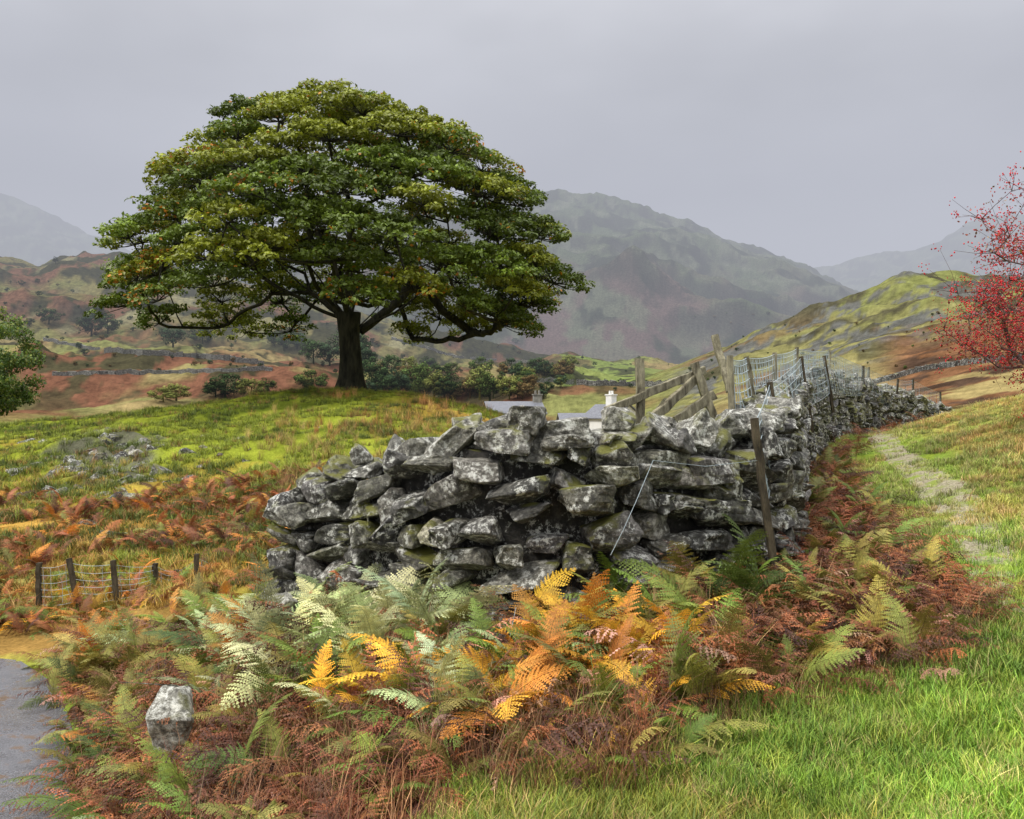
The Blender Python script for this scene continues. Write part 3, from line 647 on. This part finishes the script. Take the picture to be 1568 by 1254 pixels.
ix=np.arange(nh*na_); jj=ix%na_; ii=ix//na_; nx=ii*na_+(jj+1)%na_
mbt.add(TV,np.stack([ix,nx,nx+na_,ix+na_],1),(1,1,1))
lo=mbt.build('trunk_and_branches',[M_bark],True); lo.parent=oak
def gen_tree(name,loc,H,Rc,zc,npad,nleaf,lsize,cols,leafmat,berries=0,padr=.5,barkm=M_bark,trunk_r=.03,pw=.5,flat=.7,rt=.006,nbr=(4,9)):
    e=link(bpy.data.objects.new(name,None)); e.location=loc; P=[]
    t=0
    while len(P)<npad and t<9000:
        t+=1; q_=rng.normal(size=3); q_/=np.linalg.norm(q_); q_=q_*Rc*random.uniform(.3,1)**.6*np.array([1,1,(H-zc)/Rc if q_[2]>0 else zc*.7/Rc]); q_[2]+=zc
        if all(np.linalg.norm(q_-o)>padr*.6 for o in P): P.append(q_)
    nd,pa,ra=grow([(0,0,-.3),(0.03,0,zc*.2),(0,.05,zc*.4)],[-1,0,1],P,.25,rt,pw,.05,.15); mb_=MB(); ra=np.array(ra); ra[:3]=np.maximum(ra[:3],trunk_r); tube_edges(mb_,nd,pa,list(ra),(1,1,1),6)
    tn_=[];tp_=[];tr_=[];tips=[]
    for p in P:
        for k in range(6):
            q_=p+rng.normal(0,padr*.55,3)+np.array([0,0,padr*.25]); i0=len(tn_); tn_+=[p,(p+q_)/2+rng.normal(0,.04,3),q_]; tp_+=[-1,i0,i0+1]; tr_+=[rt,rt*.7,rt*.4]; tips+=[q_,(p+q_)/2]
    tube_edges(mb_,tn_,tp_,tr_,(1,1,1),4)
    o=mb_.build('trunk_and_branches',[barkm],True); o.parent=e
    n=nleaf*len(P); pi=rng.integers(0,len(P),n); off=rng.normal(size=(n,3)); off/=np.linalg.norm(off,axis=1,keepdims=True); off*=(rng.random((n,1))**.4)*padr*np.array([1,1,flat])
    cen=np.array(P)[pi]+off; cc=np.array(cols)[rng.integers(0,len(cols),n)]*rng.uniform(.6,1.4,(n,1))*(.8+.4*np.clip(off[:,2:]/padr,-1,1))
    V,Fq=leaf_quads(cen,off/padr+rng.normal(0,.5,(n,3))+np.array([0,0,.4]),rng.uniform(.7,1.3,n)*lsize)
    o=mk_mesh('crown_leaves',V,Fq,[leafmat],np.repeat(cc,4,0)); o.parent=e
    if berries:
        ico=np.array([(0,0,1),(.9,0,0),(0,.9,0),(-.9,0,0),(0,-.9,0),(0,0,-1)]); f=np.array([(0,1,2),(0,2,3),(0,3,4),(0,4,1),(5,2,1),(5,3,2),(5,4,3),(5,1,4)])
        mb_=MB()
        for k in range(berries):
            c0=tips[random.randrange(len(tips))]+rng.normal(0,.05,3)
            for b_ in range(random.randint(*nbr)):
                mb_.add(ico*random.uniform(.010,.018)+c0+rng.normal(0,.04,3),f,np.array([.60,.025,.035])*random.uniform(.6,1.4))
        o=mb_.build('berries',[leafmat],True); o.parent=e
    return e
X0,Y0=ud(-38,38); gen_tree('ash_tree',(X0,Y0,hz(X0,Y0)-.3),6.2,2.6,3.0,80,300,.065,[(.11,.19,.03),(.15,.24,.035),(.24,.28,.04),(.08,.14,.03)],M_leaf,padr=.55,trunk_r=.16)
X0,Y0=ud(1665,13.5); gen_tree('rowan_tree',(X0,Y0,hz(X0,Y0)-.1),4.15,2.1,1.7,190,40,.026,[(.38,.07,.05),(.26,.15,.04),(.42,.10,.05),(.30,.04,.05)],M_leaf,berries=2600,padr=.42,trunk_r=.05,pw=.42,nbr=(3,6),barkm=M_rbark,rt=.005)
# ---- distant trees
def bush(name,seed,npad,wide,trunk):
    r=np.random.default_rng(seed)
    mb_=MB()
    P=r.normal(size=(npad,3)); P/=np.linalg.norm(P,axis=1,keepdims=True); P*=r.uniform(.2,.38,(npad,1))*np.array([wide,wide,.95]); P[:,2]+=.56
    n=npad*90; pi=r.integers(0,npad,n); off=r.normal(size=(n,3)); off/=np.linalg.norm(off,axis=1,keepdims=True); pr_=r.uniform(.09,.19,npad)[pi][:,None]
    cen=P[pi]+off*pr_*r.uniform(.7,1.05,(n,1))*np.array([1,1,.8]); V,Fq=leaf_quads(cen,off+r.normal(0,.4,(n,3)),r.uniform(.014,.03,n),.8)
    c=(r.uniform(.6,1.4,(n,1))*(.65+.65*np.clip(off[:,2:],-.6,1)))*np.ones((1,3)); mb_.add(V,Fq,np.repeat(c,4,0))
    tube_edges(mb_,[(0,0,-.1),(0,0,.2),(.02,0,.5),(.15,.05,.7),(-.15,0,.7)],[-1,0,1,2,2],[.04,.03,.022,.01,.01],(.35,.28,.22),6)
    return mb_.build(name,[M_bush],False,add=False)
BU=coll('distant_tree_kinds',[bush('dt_a',1,26,1.0,1),bush('dt_b',2,34,1.3,1),bush('dt_c',3,18,.8,1),bush('dt_d',4,40,1.6,1)])
pts=[];rots=[];scs=[];tin=[];ids=[]
def dt(uu,vb,hp,dmin,col,idk=None,wide=1):
    X0,Y0,Z0=hit(uu,vb,dmin,1200); k=hp*Y0/F; pts.append((X0,Y0,Z0-.05*k)); rots.append((0,0,random.uniform(0,6.28))); scs.append((k*wide,k*wide,k)); tin.append(np.array(col)*random.uniform(.75,1.25)); ids.append(random.randrange(4) if idk is None else idk)
G1=(.10,.15,.04);G2=(.05,.085,.03);G3=(.19,.21,.055);G4=(.06,.10,.05);G5=(.16,.11,.045)
for a in [(345,612,42,44,G2,3,1.3),(385,610,34,44,G3,1,1.4),(330,610,28,44,G2,1,1.4),(410,606,28,44,G1,0,1.2),(478,604,36,44,G1,3,1.2),(470,600,30,50,G3,0,1.1),
 (610,612,52,60,G4,0,.9),(640,612,62,60,G1,1,.9),(665,612,50,60,G3,0,1),(690,612,42,60,G2,3,1),(590,610,40,60,G2,1,1),(575,600,60,60,G2,0,1),(735,613,56,60,G3,2,1.1),(750,615,50,60,G1,0,1),(780,615,40,60,G3,1,1),(720,612,38,60,G5,2,1),(800,615,30,60,G5,1,1.2),
 (560,570,50,120,G4,0,1),(600,575,36,120,G2,1,1),(655,572,30,120,G2,0,1),(540,560,60,120,G2,1,1),(690,580,28,120,G1,1,1),(270,615,30,50,G3,1,1.5),(250,618,24,50,G3,3,1.5)]: dt(*a)
for a in [(75,497,28,250,G2,1,1.2),(140,515,38,250,G4,1,1.1),(165,512,34,250,G2,3,1),(150,490,24,250,G2,1,1.2),(265,532,38,250,G4,0,1.1),(310,528,32,250,G1,1,1.3),(250,520,20,250,G2,1,1),(435,540,34,250,G2,0,1),(455,535,30,250,G4,1,1),(420,530,24,250,G2,1,1),(480,555,40,200,G2,1,1),(505,560,44,200,G4,0,1),(375,500,18,300,G2,1,1),(225,470,14,300,G2,1,1.2),(60,455,10,400,G2,1,1),(85,404,12,500,G2,2,1.0),(130,545,12,200,G2,1,1),(680,610,24,150,G2,3,1),(45,500,14,250,G2,3,1)]: dt(*a)
for i in range(230):
    uu=random.uniform(-100,840); dt(uu,random.uniform(430,595)+max(0,uu-300)*.1,random.uniform(3,10),200,random.choice([G2,G4,G2,G5]))
for i in range(75):
    dt(random.uniform(560,870),random.uniform(570,614),random.uniform(10,32),100,random.choice([G2,G4,G1,G5,G3]))
for i in range(60):
    dt(random.uniform(1050,1568),random.uniform(480,575),random.uniform(2,6),80,random.choice([G2,G5,G1]))
for i in range(30):
    dt(random.uniform(830,1100),random.uniform(550,600),random.uniform(3,8),150,random.choice([G2,G4,G1]))
scatter('distant_trees',pts,rots,scs,tin,ids,BU)
# ------------------------------------------------------------------ timber & fences
def beam(mb,a,b,w,h,wob=.006,c=1.):
    a=np.array(a,float);b=np.array(b,float);t=b-a;l=np.linalg.norm(t);t/=l; ref=np.array([0,0,1.]) if abs(t[2])<.8 else np.array([0,1.,0]); e1=np.cross(t,ref);e1/=np.linalg.norm(e1);e2=np.cross(e1,t)
    n=7;V=[];ch=.18
    for i in range(n+1):
        p=a+(b-a)*i/n+rng.normal(0,wob,3); 
        for (sx,sy) in ((-1+ch,-1),(1-ch,-1),(1,-1+ch),(1,1-ch),(1-ch,1),(-1+ch,1),(-1,1-ch),(-1,-1+ch)):
            V.append(p+e1*sx*w/2*(1+random.gauss(0,.04))+e2*sy*h/2*(1+random.gauss(0,.04)))
    Fc=[[i*8+j,i*8+(j+1)%8,i*8+8+(j+1)%8,i*8+8+j] for i in range(n) for j in range(8)]
    mb.add(V,Fc,(c,c,c)); mb.add([V[k] for k in range(8)],[list(range(8))],(c,c,c)); mb.add([V[-8+k] for k in range(8)],[list(range(8))],(c,c,c))
def W(u_,v_,d_): return ((u_-CU)/F*d_,d_,CZ+(CV-v_)*d_/F)
mb=MB()
beam(mb,W(980,700,9.0),W(980,549,9.0),.085,.085)
beam(mb,W(928,630,8.8),W(1078,566,9.3),.05,.08)
beam(mb,W(978,662,8.75),W(1070,574,9.25),.05,.09)
beam(mb,W(1062,556,9.2),W(1100,660,9.2),.08,.08)
beam(mb,W(1035,645,9.1),W(1092,604,9.2),.05,.10)
beam(mb,W(1094,514,10.2),W(1118,600,10.0),.08,.07)
beam(mb,W(1000,640,9.3),W(1020,612,9.1),.04,.05)
mb.build('broken_wooden_gate',[M_wood])
def fence(name,posts,mat,levels,stays,wr,pr):
    e=link(bpy.data.objects.new(name,None)); mb_=MB(); mw=MB()
    for (a,b) in posts: beam(mb_,a,b,pr,pr,.004)
    for (a0,b0),(a1,b1) in zip(posts[:-1],posts[1:]):
        a0,b0,a1,b1=map(np.array,(a0,b0,a1,b1))
        for lv in levels:
            p=a0+(b0-a0)*lv;q_=a1+(b1-a1)*lv; n=6; pp=[p+(q_-p)*i/n+np.array([0,0,-math.sin(i/n*math.pi)*.03]) for i in range(n+1)]
            tube_edges(mw,pp,[-1]+list(range(n)),[wr]*(n+1),(1,1,1),3)
        L_=np.linalg.norm(a1-a0); n=max(2,int(L_/stays))
        for i in range(n):
            f=(i+.5)/n; p=a0+(a1-a0)*f;t_=b0+(b1-b0)*f; k=rng.normal(0,.02,3)
            tube_edges(mw,[p+(t_-p)*levels[0],p+(t_-p)*.5+k,p+(t_-p)*levels[-1]+np.array([0,0,-.02])],[-1,0,1],[wr*.8]*3,(1,1,1),3)
    o=mb_.build('posts',[mat]);o.parent=e; o=mw.build('wire_netting',[M_wire]);o.parent=e
    return e
def post(u_,vt,vb,d_,ub=None): return (W(ub if ub else u_,vb+12,d_),W(u_,vt,d_))
fence('roadside_wire_fence',[post(60,862,935,11.6),post(105,855,930,11.4,122),post(172,858,925,11.6,182),post(238,862,900,12.2),post(270,872,905,12.4),post(301,848,905,12.2),post(360,870,900,12.8)],M_dwood,[.25,.4,.52,.64,.78,.92],.16,.0028,.06)
fence('wall_wire_fence',[post(1155,640,850,6.95,1184),post(1178,585,700,9.0,1195),post(1226,545,650,13.5,1243),post(1262,545,620,17.5,1276),post(1322,560,618,23),post(1375,580,640,26.5,1370),post(1398,580,640,29),post(1440,600,650,33)],M_dwood,[.35,.47,.58,.7,.8,.9,.97],.15,.0030,.055)
fence('stile_netting_fence',[post(1118,545,660,8.6,1122),post(1143,545,640,10.2,1160),post(1186,540,620,12.5),post(1220,532,600,15.5),post(1270,535,600,20),post(1330,562,620,25)],M_wood,[.2,.32,.44,.56,.68,.8,.9,.97],.11,.0042,.055)
mw=MB(); tube_edges(mw,[W(1000,705,6.35),W(975,765,6.2),W(955,810,6.1),W(935,850,6.1)],[-1,0,1,2],[.0022]*4,(1,1,1),4)
tube_edges(mw,[W(1000,705,6.35),W(1080,714,6.7),W(1160,705,6.95)],[-1,0,1],[.0014]*3,(1,1,1),4)
tube_edges(mw,[W(790,930,5.9),W(780,980,5.8),W(760,1010,5.7)],[-1,0,1],[.002]*3,(1,1,1),4)
mw.build('loose_fence_wire',[M_wire])
# ------------------------------------------------------------------ road
def road_mat():
    m,nt,b=newmat('wet_asphalt_mat'); g=N(nt,'ShaderNodeNewGeometry'); P=g.outputs['Position']; n1=noise(nt,P,1.2,5,.6); n2=noise(nt,P,70,3,.8); n4=noise(nt,P,5,6,.7)
    c=ramp(nt,n2,[(.35,(.05,.05,.055)),(.65,(.22,.22,.24))]); c=mixn(nt,.8,c,ramp(nt,n4,[(.3,.5),(.7,1.3)]),'MULTIPLY')
    c=mixn(nt,ramp(nt,n4,[(.54,0.0),(.60,.8)]),c,(.13,.075,.035))
    L(nt,c,b.inputs['Base Color']); L(nt,ramp(nt,n1,[(.42,.08),(.58,.35)]),b.inputs['Roughness']); bump(nt,b,n2,.6,.014); return m
bm=bmesh.new(); vs=[bm.verts.new((a,b,-.985)) for a,b in ROAD]; fa=bm.faces.new(vs); bmesh.ops.triangulate(bm,faces=[fa],ngon_method='EAR_CLIP'); me=bpy.data.meshes.new('wet_asphalt_road')
bm.normal_update()
for f in bm.faces:
    if f.normal.z<0: f.normal_flip()
bm.to_mesh(me); bm.free(); me.materials.append(road_mat())
ro=link(bpy.data.objects.new('wet_asphalt_road',me))
def path_mat():
    m,nt,b=newmat('worn_path_mat'); g=N(nt,'ShaderNodeNewGeometry'); P=g.outputs['Position']; n1=noise(nt,P,2.6,5,.7); n2=noise(nt,P,28,4,.75)
    c=ramp(nt,n2,[(.35,(.15,.13,.08)),(.65,(.40,.36,.26))]); c=mixn(nt,ramp(nt,n1,[(.40,0.0),(.52,1.0)]),(.20,.25,.05),c)
    L(nt,c,b.inputs['Base Color']); b.inputs['Roughness'].default_value=.95;b.inputs['Specular IOR Level'].default_value=0; bump(nt,b,n2,.8,.03); return m
tt=np.linspace(0,len(pc)-1,220); cxp=np.stack([np.interp(tt,range(len(pc)),pc[:,k]) for k in (0,1)],1)
kk=np.ones(15)/15; cxs=np.stack([np.convolve(np.pad(cxp[:,k],7,mode='edge'),kk,'valid') for k in (0,1)],1); tg=np.gradient(cxs,axis=0); tg/=np.linalg.norm(tg,axis=1,keepdims=True); nmv=np.stack([-tg[:,1],tg[:,0]],1)
oo=np.linspace(-1,1,15); wdt=.24+.24*fbm(np.arange(220)/9.,np.zeros(220),5)
PV=cxs[:,None,:]+nmv[:,None,:]*oo[None,:,None]*wdt[:,None,None]; zz=hfun(PV[...,0].ravel(),PV[...,1].ravel())+np.tile(.02-.05*np.abs(oo)**3,220)
ix=np.arange(220*15).reshape(220,15); q=np.stack([ix[:-1,:-1],ix[:-1,1:],ix[1:,1:],ix[1:,:-1]],-1).reshape(-1,4)
mk_mesh('worn_footpath',np.column_stack([PV.reshape(-1,2),zz]),q,[path_mat()],None,True)
# ------------------------------------------------------------------ farmhouse
def plain(name,c,n=.15,sc=8,rough=.8):
    m,nt,b=newmat(name); g=N(nt,'ShaderNodeNewGeometry'); q_=noise(nt,g.outputs['Position'],sc,6,.6); L(nt,ramp(nt,q_,[(.3,tuple(k*(1-n) for k in c)),(.7,tuple(min(1,k*(1+n)) for k in c))]),b.inputs['Base Color']); b.inputs['Roughness'].default_value=rough; return m
M_white=plain('white_render_mat',(.72,.72,.70),.08,2); M_glass=plain('dark_window_mat',(.03,.035,.04),.2,2,.2); M_fstone=plain('farm_stone_mat',(.2,.19,.17),.4,3)
def slate():
    m,nt,b=newmat('slate_roof_mat'); g=N(nt,'ShaderNodeTexCoord'); br_=N(nt,'ShaderNodeTexBrick'); br_.inputs['Scale'].default_value=3; br_.inputs['Color1'].default_value=(.12,.125,.145,1);br_.inputs['Color2'].default_value=(.19,.195,.22,1);br_.inputs['Mortar'].default_value=(.05,.05,.06,1); L(nt,g.outputs['Object'],br_.inputs['Vector']); L(nt,br_.outputs[0],b.inputs['Base Color']); b.inputs['Roughness'].default_value=.5; return m
M_slate=slate()
def box(mb_,x0,x1,y0,y1,z0,z1):
    V=[(x0,y0,z0),(x1,y0,z0),(x1,y1,z0),(x0,y1,z0),(x0,y0,z1),(x1,y0,z1),(x1,y1,z1),(x0,y1,z1)]
    mb_.add(V,[(0,3,2,1),(4,5,6,7),(0,1,5,4),(1,2,6,5),(2,3,7,6),(3,0,4,7)],(1,1,1))
def house(name,loc,rz,Lx,Wy,zb,ze,zr,wallm,chims):
    e=link(bpy.data.objects.new(name,None)); e.location=loc; e.rotation_euler=(0,0,rz)
    def fin(mb_,nm,mt): o=mb_.build(nm,[mt]);o.parent=e
    w=MB(); h=Lx/2;k=Wy/2
    V=[(-h,-k,zb),(h,-k,zb),(h,k,zb),(-h,k,zb),(-h,-k,ze),(h,-k,ze),(h,k,ze),(-h,k,ze),(-h,0,zr),(h,0,zr)]
    w.add(V,[(0,1,5,4),(2,3,7,6)],(1,1,1)); w.add(V,[(1,2,6,9,5),(3,0,4,8,7)],(1,1,1)); fin(w,'walls',wallm)
    r=MB(); o=.25; sl=(zr-ze)/k; t=.1
    for sg in (-1,1):
        V=[(-h-o,sg*(k+o),ze-o*sl+.03),(h+o,sg*(k+o),ze-o*sl+.03),(h+o,0,zr+.03),(-h-o,0,zr+.03)]; V2=[(a,b,c+t) for a,b,c in V]
        r.add(V+V2,[(0,1,2,3),(4,5,6,7),(0,1,5,4),(1,2,6,5),(3,0,4,7)],(1,1,1))
    fin(r,'slate_roof',M_slate)
    c=MB()
    for (cx_,hh) in chims:
        box(c,cx_-.4,cx_+.4,-.35,.35,zr-.5,zr+hh); box(c,cx_-.47,cx_+.47,-.42,.42,zr+hh+.001,zr+hh+.12)
        for dx in (-.18,.18):
            tube_edges(c,[(cx_+dx,0,zr+hh+.1),(cx_+dx,0,zr+hh+.45)],[-1,0],[.11,.1],(1,1,1),8)
    if chims: fin(c,'chimney',wallm)
    g=MB(); f=MB(); n=max(2,int(Lx/3))
    for i in range(n):
        xw=-h+(i+.5)*Lx/n
        for z0 in (zb+.9,):
            if z0+1.1<ze: box(g,xw-.45,xw+.45,-k-.02,-k+.05,z0,z0+1.1); box(f,xw-.55,xw+.55,-k-.07,-k-.03,z0-.1,z0-.01)
    box(g,h-.02,h+.03,-.4,.4,zb+2.2 if ze-zb>3 else zb+1,zb+3 if ze-zb>3 else zb+1.8); fin(g,'windows',M_glass); fin(f,'window_sills',M_fstone)
    return e
X0,Y0=ud(786,84); house('slate_roofed_barn',(X0,Y0,0),.12,5.0,6,-3,1.3,2.35,M_fstone,[(2.3,.7)])
X0,Y0=ud(938,88); house('white_farmhouse',(X0,Y0,0),-.9,4.4,3.8,-3,.9,2.1,M_white,[(-.2,1.0)])
X0,Y0=ud(890,94); house('farm_outbuilding',(X0,Y0,0),.05,4.5,4.5,-3,.2,1.2,M_fstone,[])
# ------------------------------------------------------------------ distant field walls
mb=MB()
def fwall(uv,dmin,hh):
    P=[]
    for (a,b),(c,d_) in zip(uv[:-1],uv[1:]):
        for f in np.linspace(0,1,14,endpoint=False): P.append(hit(a+(c-a)*f,b+(d_-b)*f,dmin,1500))
    P=np.array(P); 
    for i in range(len(P)-1):
        a=P[i];b=P[i+1]
        if abs(a[1]-b[1])>a[1]*.12: continue
        t=(b-a)[:2];l=np.linalg.norm(t)
        if l<.01: continue
        nrm_=np.array([-t[1],t[0]])/l*.3
        h0=hh*random.uniform(.8,1.15)
        V=[(a[0]-nrm_[0],a[1]-nrm_[1],a[2]-.5),(b[0]-nrm_[0],b[1]-nrm_[1],b[2]-.5),(b[0]+nrm_[0],b[1]+nrm_[1],b[2]-.5),(a[0]+nrm_[0],a[1]+nrm_[1],a[2]-.5)]
        V+=[(p[0],p[1],p[2]+.5+h0*random.uniform(.85,1.1)) for p in V]
        mb.add(V,[(4,5,6,7),(0,1,5,4),(2,3,7,6),(1,2,6,5),(3,0,4,7)],(.5,.5,.5))
fwall([(820,585),(900,590),(1000,592),(1050,588)],100,1.0); fwall([(60,520),(160,540),(300,548),(420,560)],200,1.1); fwall([(1340,588),(1420,566),(1500,556),(1568,550)],60,.5); fwall([(80,575),(250,572),(430,568)],150,.7)
fwall([(600,520),(700,548),(840,560)],300,1.2)
mb.build('distant_field_wall',[M_rock])
# ------------------------------------------------------------------ mist (homogeneous volume in the far valley, haze light put in as emission)
m=bpy.data.materials.new('mist_glow_mat');m.use_nodes=True;nt=m.node_tree;nt.nodes.remove(nt.nodes['Principled BSDF'])
dens=.00036
ab=N(nt,'ShaderNodeVolumeAbsorption');ab.inputs['Color'].default_value=(0,0,0,1);ab.inputs['Density'].default_value=dens
em=N(nt,'ShaderNodeEmission');em.inputs['Color'].default_value=(.50,.52,.59,1);em.inputs['Strength'].default_value=dens
ad=N(nt,'ShaderNodeAddShader');L(nt,ab.outputs[0],ad.inputs[0]);L(nt,em.outputs[0],ad.inputs[1]);L(nt,ad.outputs[0],nt.nodes['Material Output'].inputs['Volume'])
mb=MB();box(mb,-9000,9000,130,7500,-60,1200);mb.c=[];mb.build('mist',[m])
# ------------------------------------------------------------------ sky
w=bpy.data.worlds.new('World');scene.world=w;w.use_nodes=True;nt=w.node_tree;bg=nt.nodes['Background']
SE=math.radians(48);SAZ=math.radians(-112)
sky=N(nt,'ShaderNodeTexSky',sky_type='NISHITA');sky.sun_disc=False;sky.sun_elevation=SE;sky.sun_rotation=SAZ
tc=N(nt,'ShaderNodeTexCoord');sx=N(nt,'ShaderNodeSeparateXYZ');L(nt,tc.outputs['Generated'],sx.inputs[0])
grad=ramp(nt,sx.outputs[2],[(0.0,(.60,.61,.65)),(.12,(.58,.59,.635)),(.23,(.44,.445,.50)),(.36,(.64,.645,.68)),(.5,(1.15,1.15,1.18)),(1.0,(3.7,3.7,3.75))])
mp=N(nt,'ShaderNodeMapping');mp.inputs['Scale'].default_value=(1,1,2.2);L(nt,tc.outputs['Generated'],mp.inputs[0])
cn=noise(nt,mp.outputs[0],1.9,4,.5)
c=mixn(nt,1.0,grad,ramp(nt,cn,[(.35,.72),(.65,1.26)]),'MULTIPLY')
c=mixn(nt,1.0,c,(10.,10.,10.),'MULTIPLY')
c=mixn(nt,.95,sky.outputs[0],c)
L(nt,c,bg.inputs[0]);bg.inputs[1].default_value=.1
sun=bpy.data.lights.new('sun','SUN');sun.energy=2.6;sun.angle=math.radians(10);sun.color=(1,.95,.86)
so=link(bpy.data.objects.new('sun',sun))
dirv=Vector((math.sin(SAZ)*math.cos(SE),math.cos(SAZ)*math.cos(SE),math.sin(SE))); so.rotation_euler=dirv.to_track_quat('Z','Y').to_euler()
cam=bpy.data.cameras.new('camera');co=link(bpy.data.objects.new('camera',cam));co.location=(0,0,CZ);co.rotation_euler=(math.radians(90),0,0)
cam.sensor_width=36;cam.lens=36*F/1568;cam.clip_start=.05;cam.clip_end=12000
scene.camera=co
scene.view_settings.view_transform='Standard';scene.view_settings.look='None';scene.view_settings.exposure=0
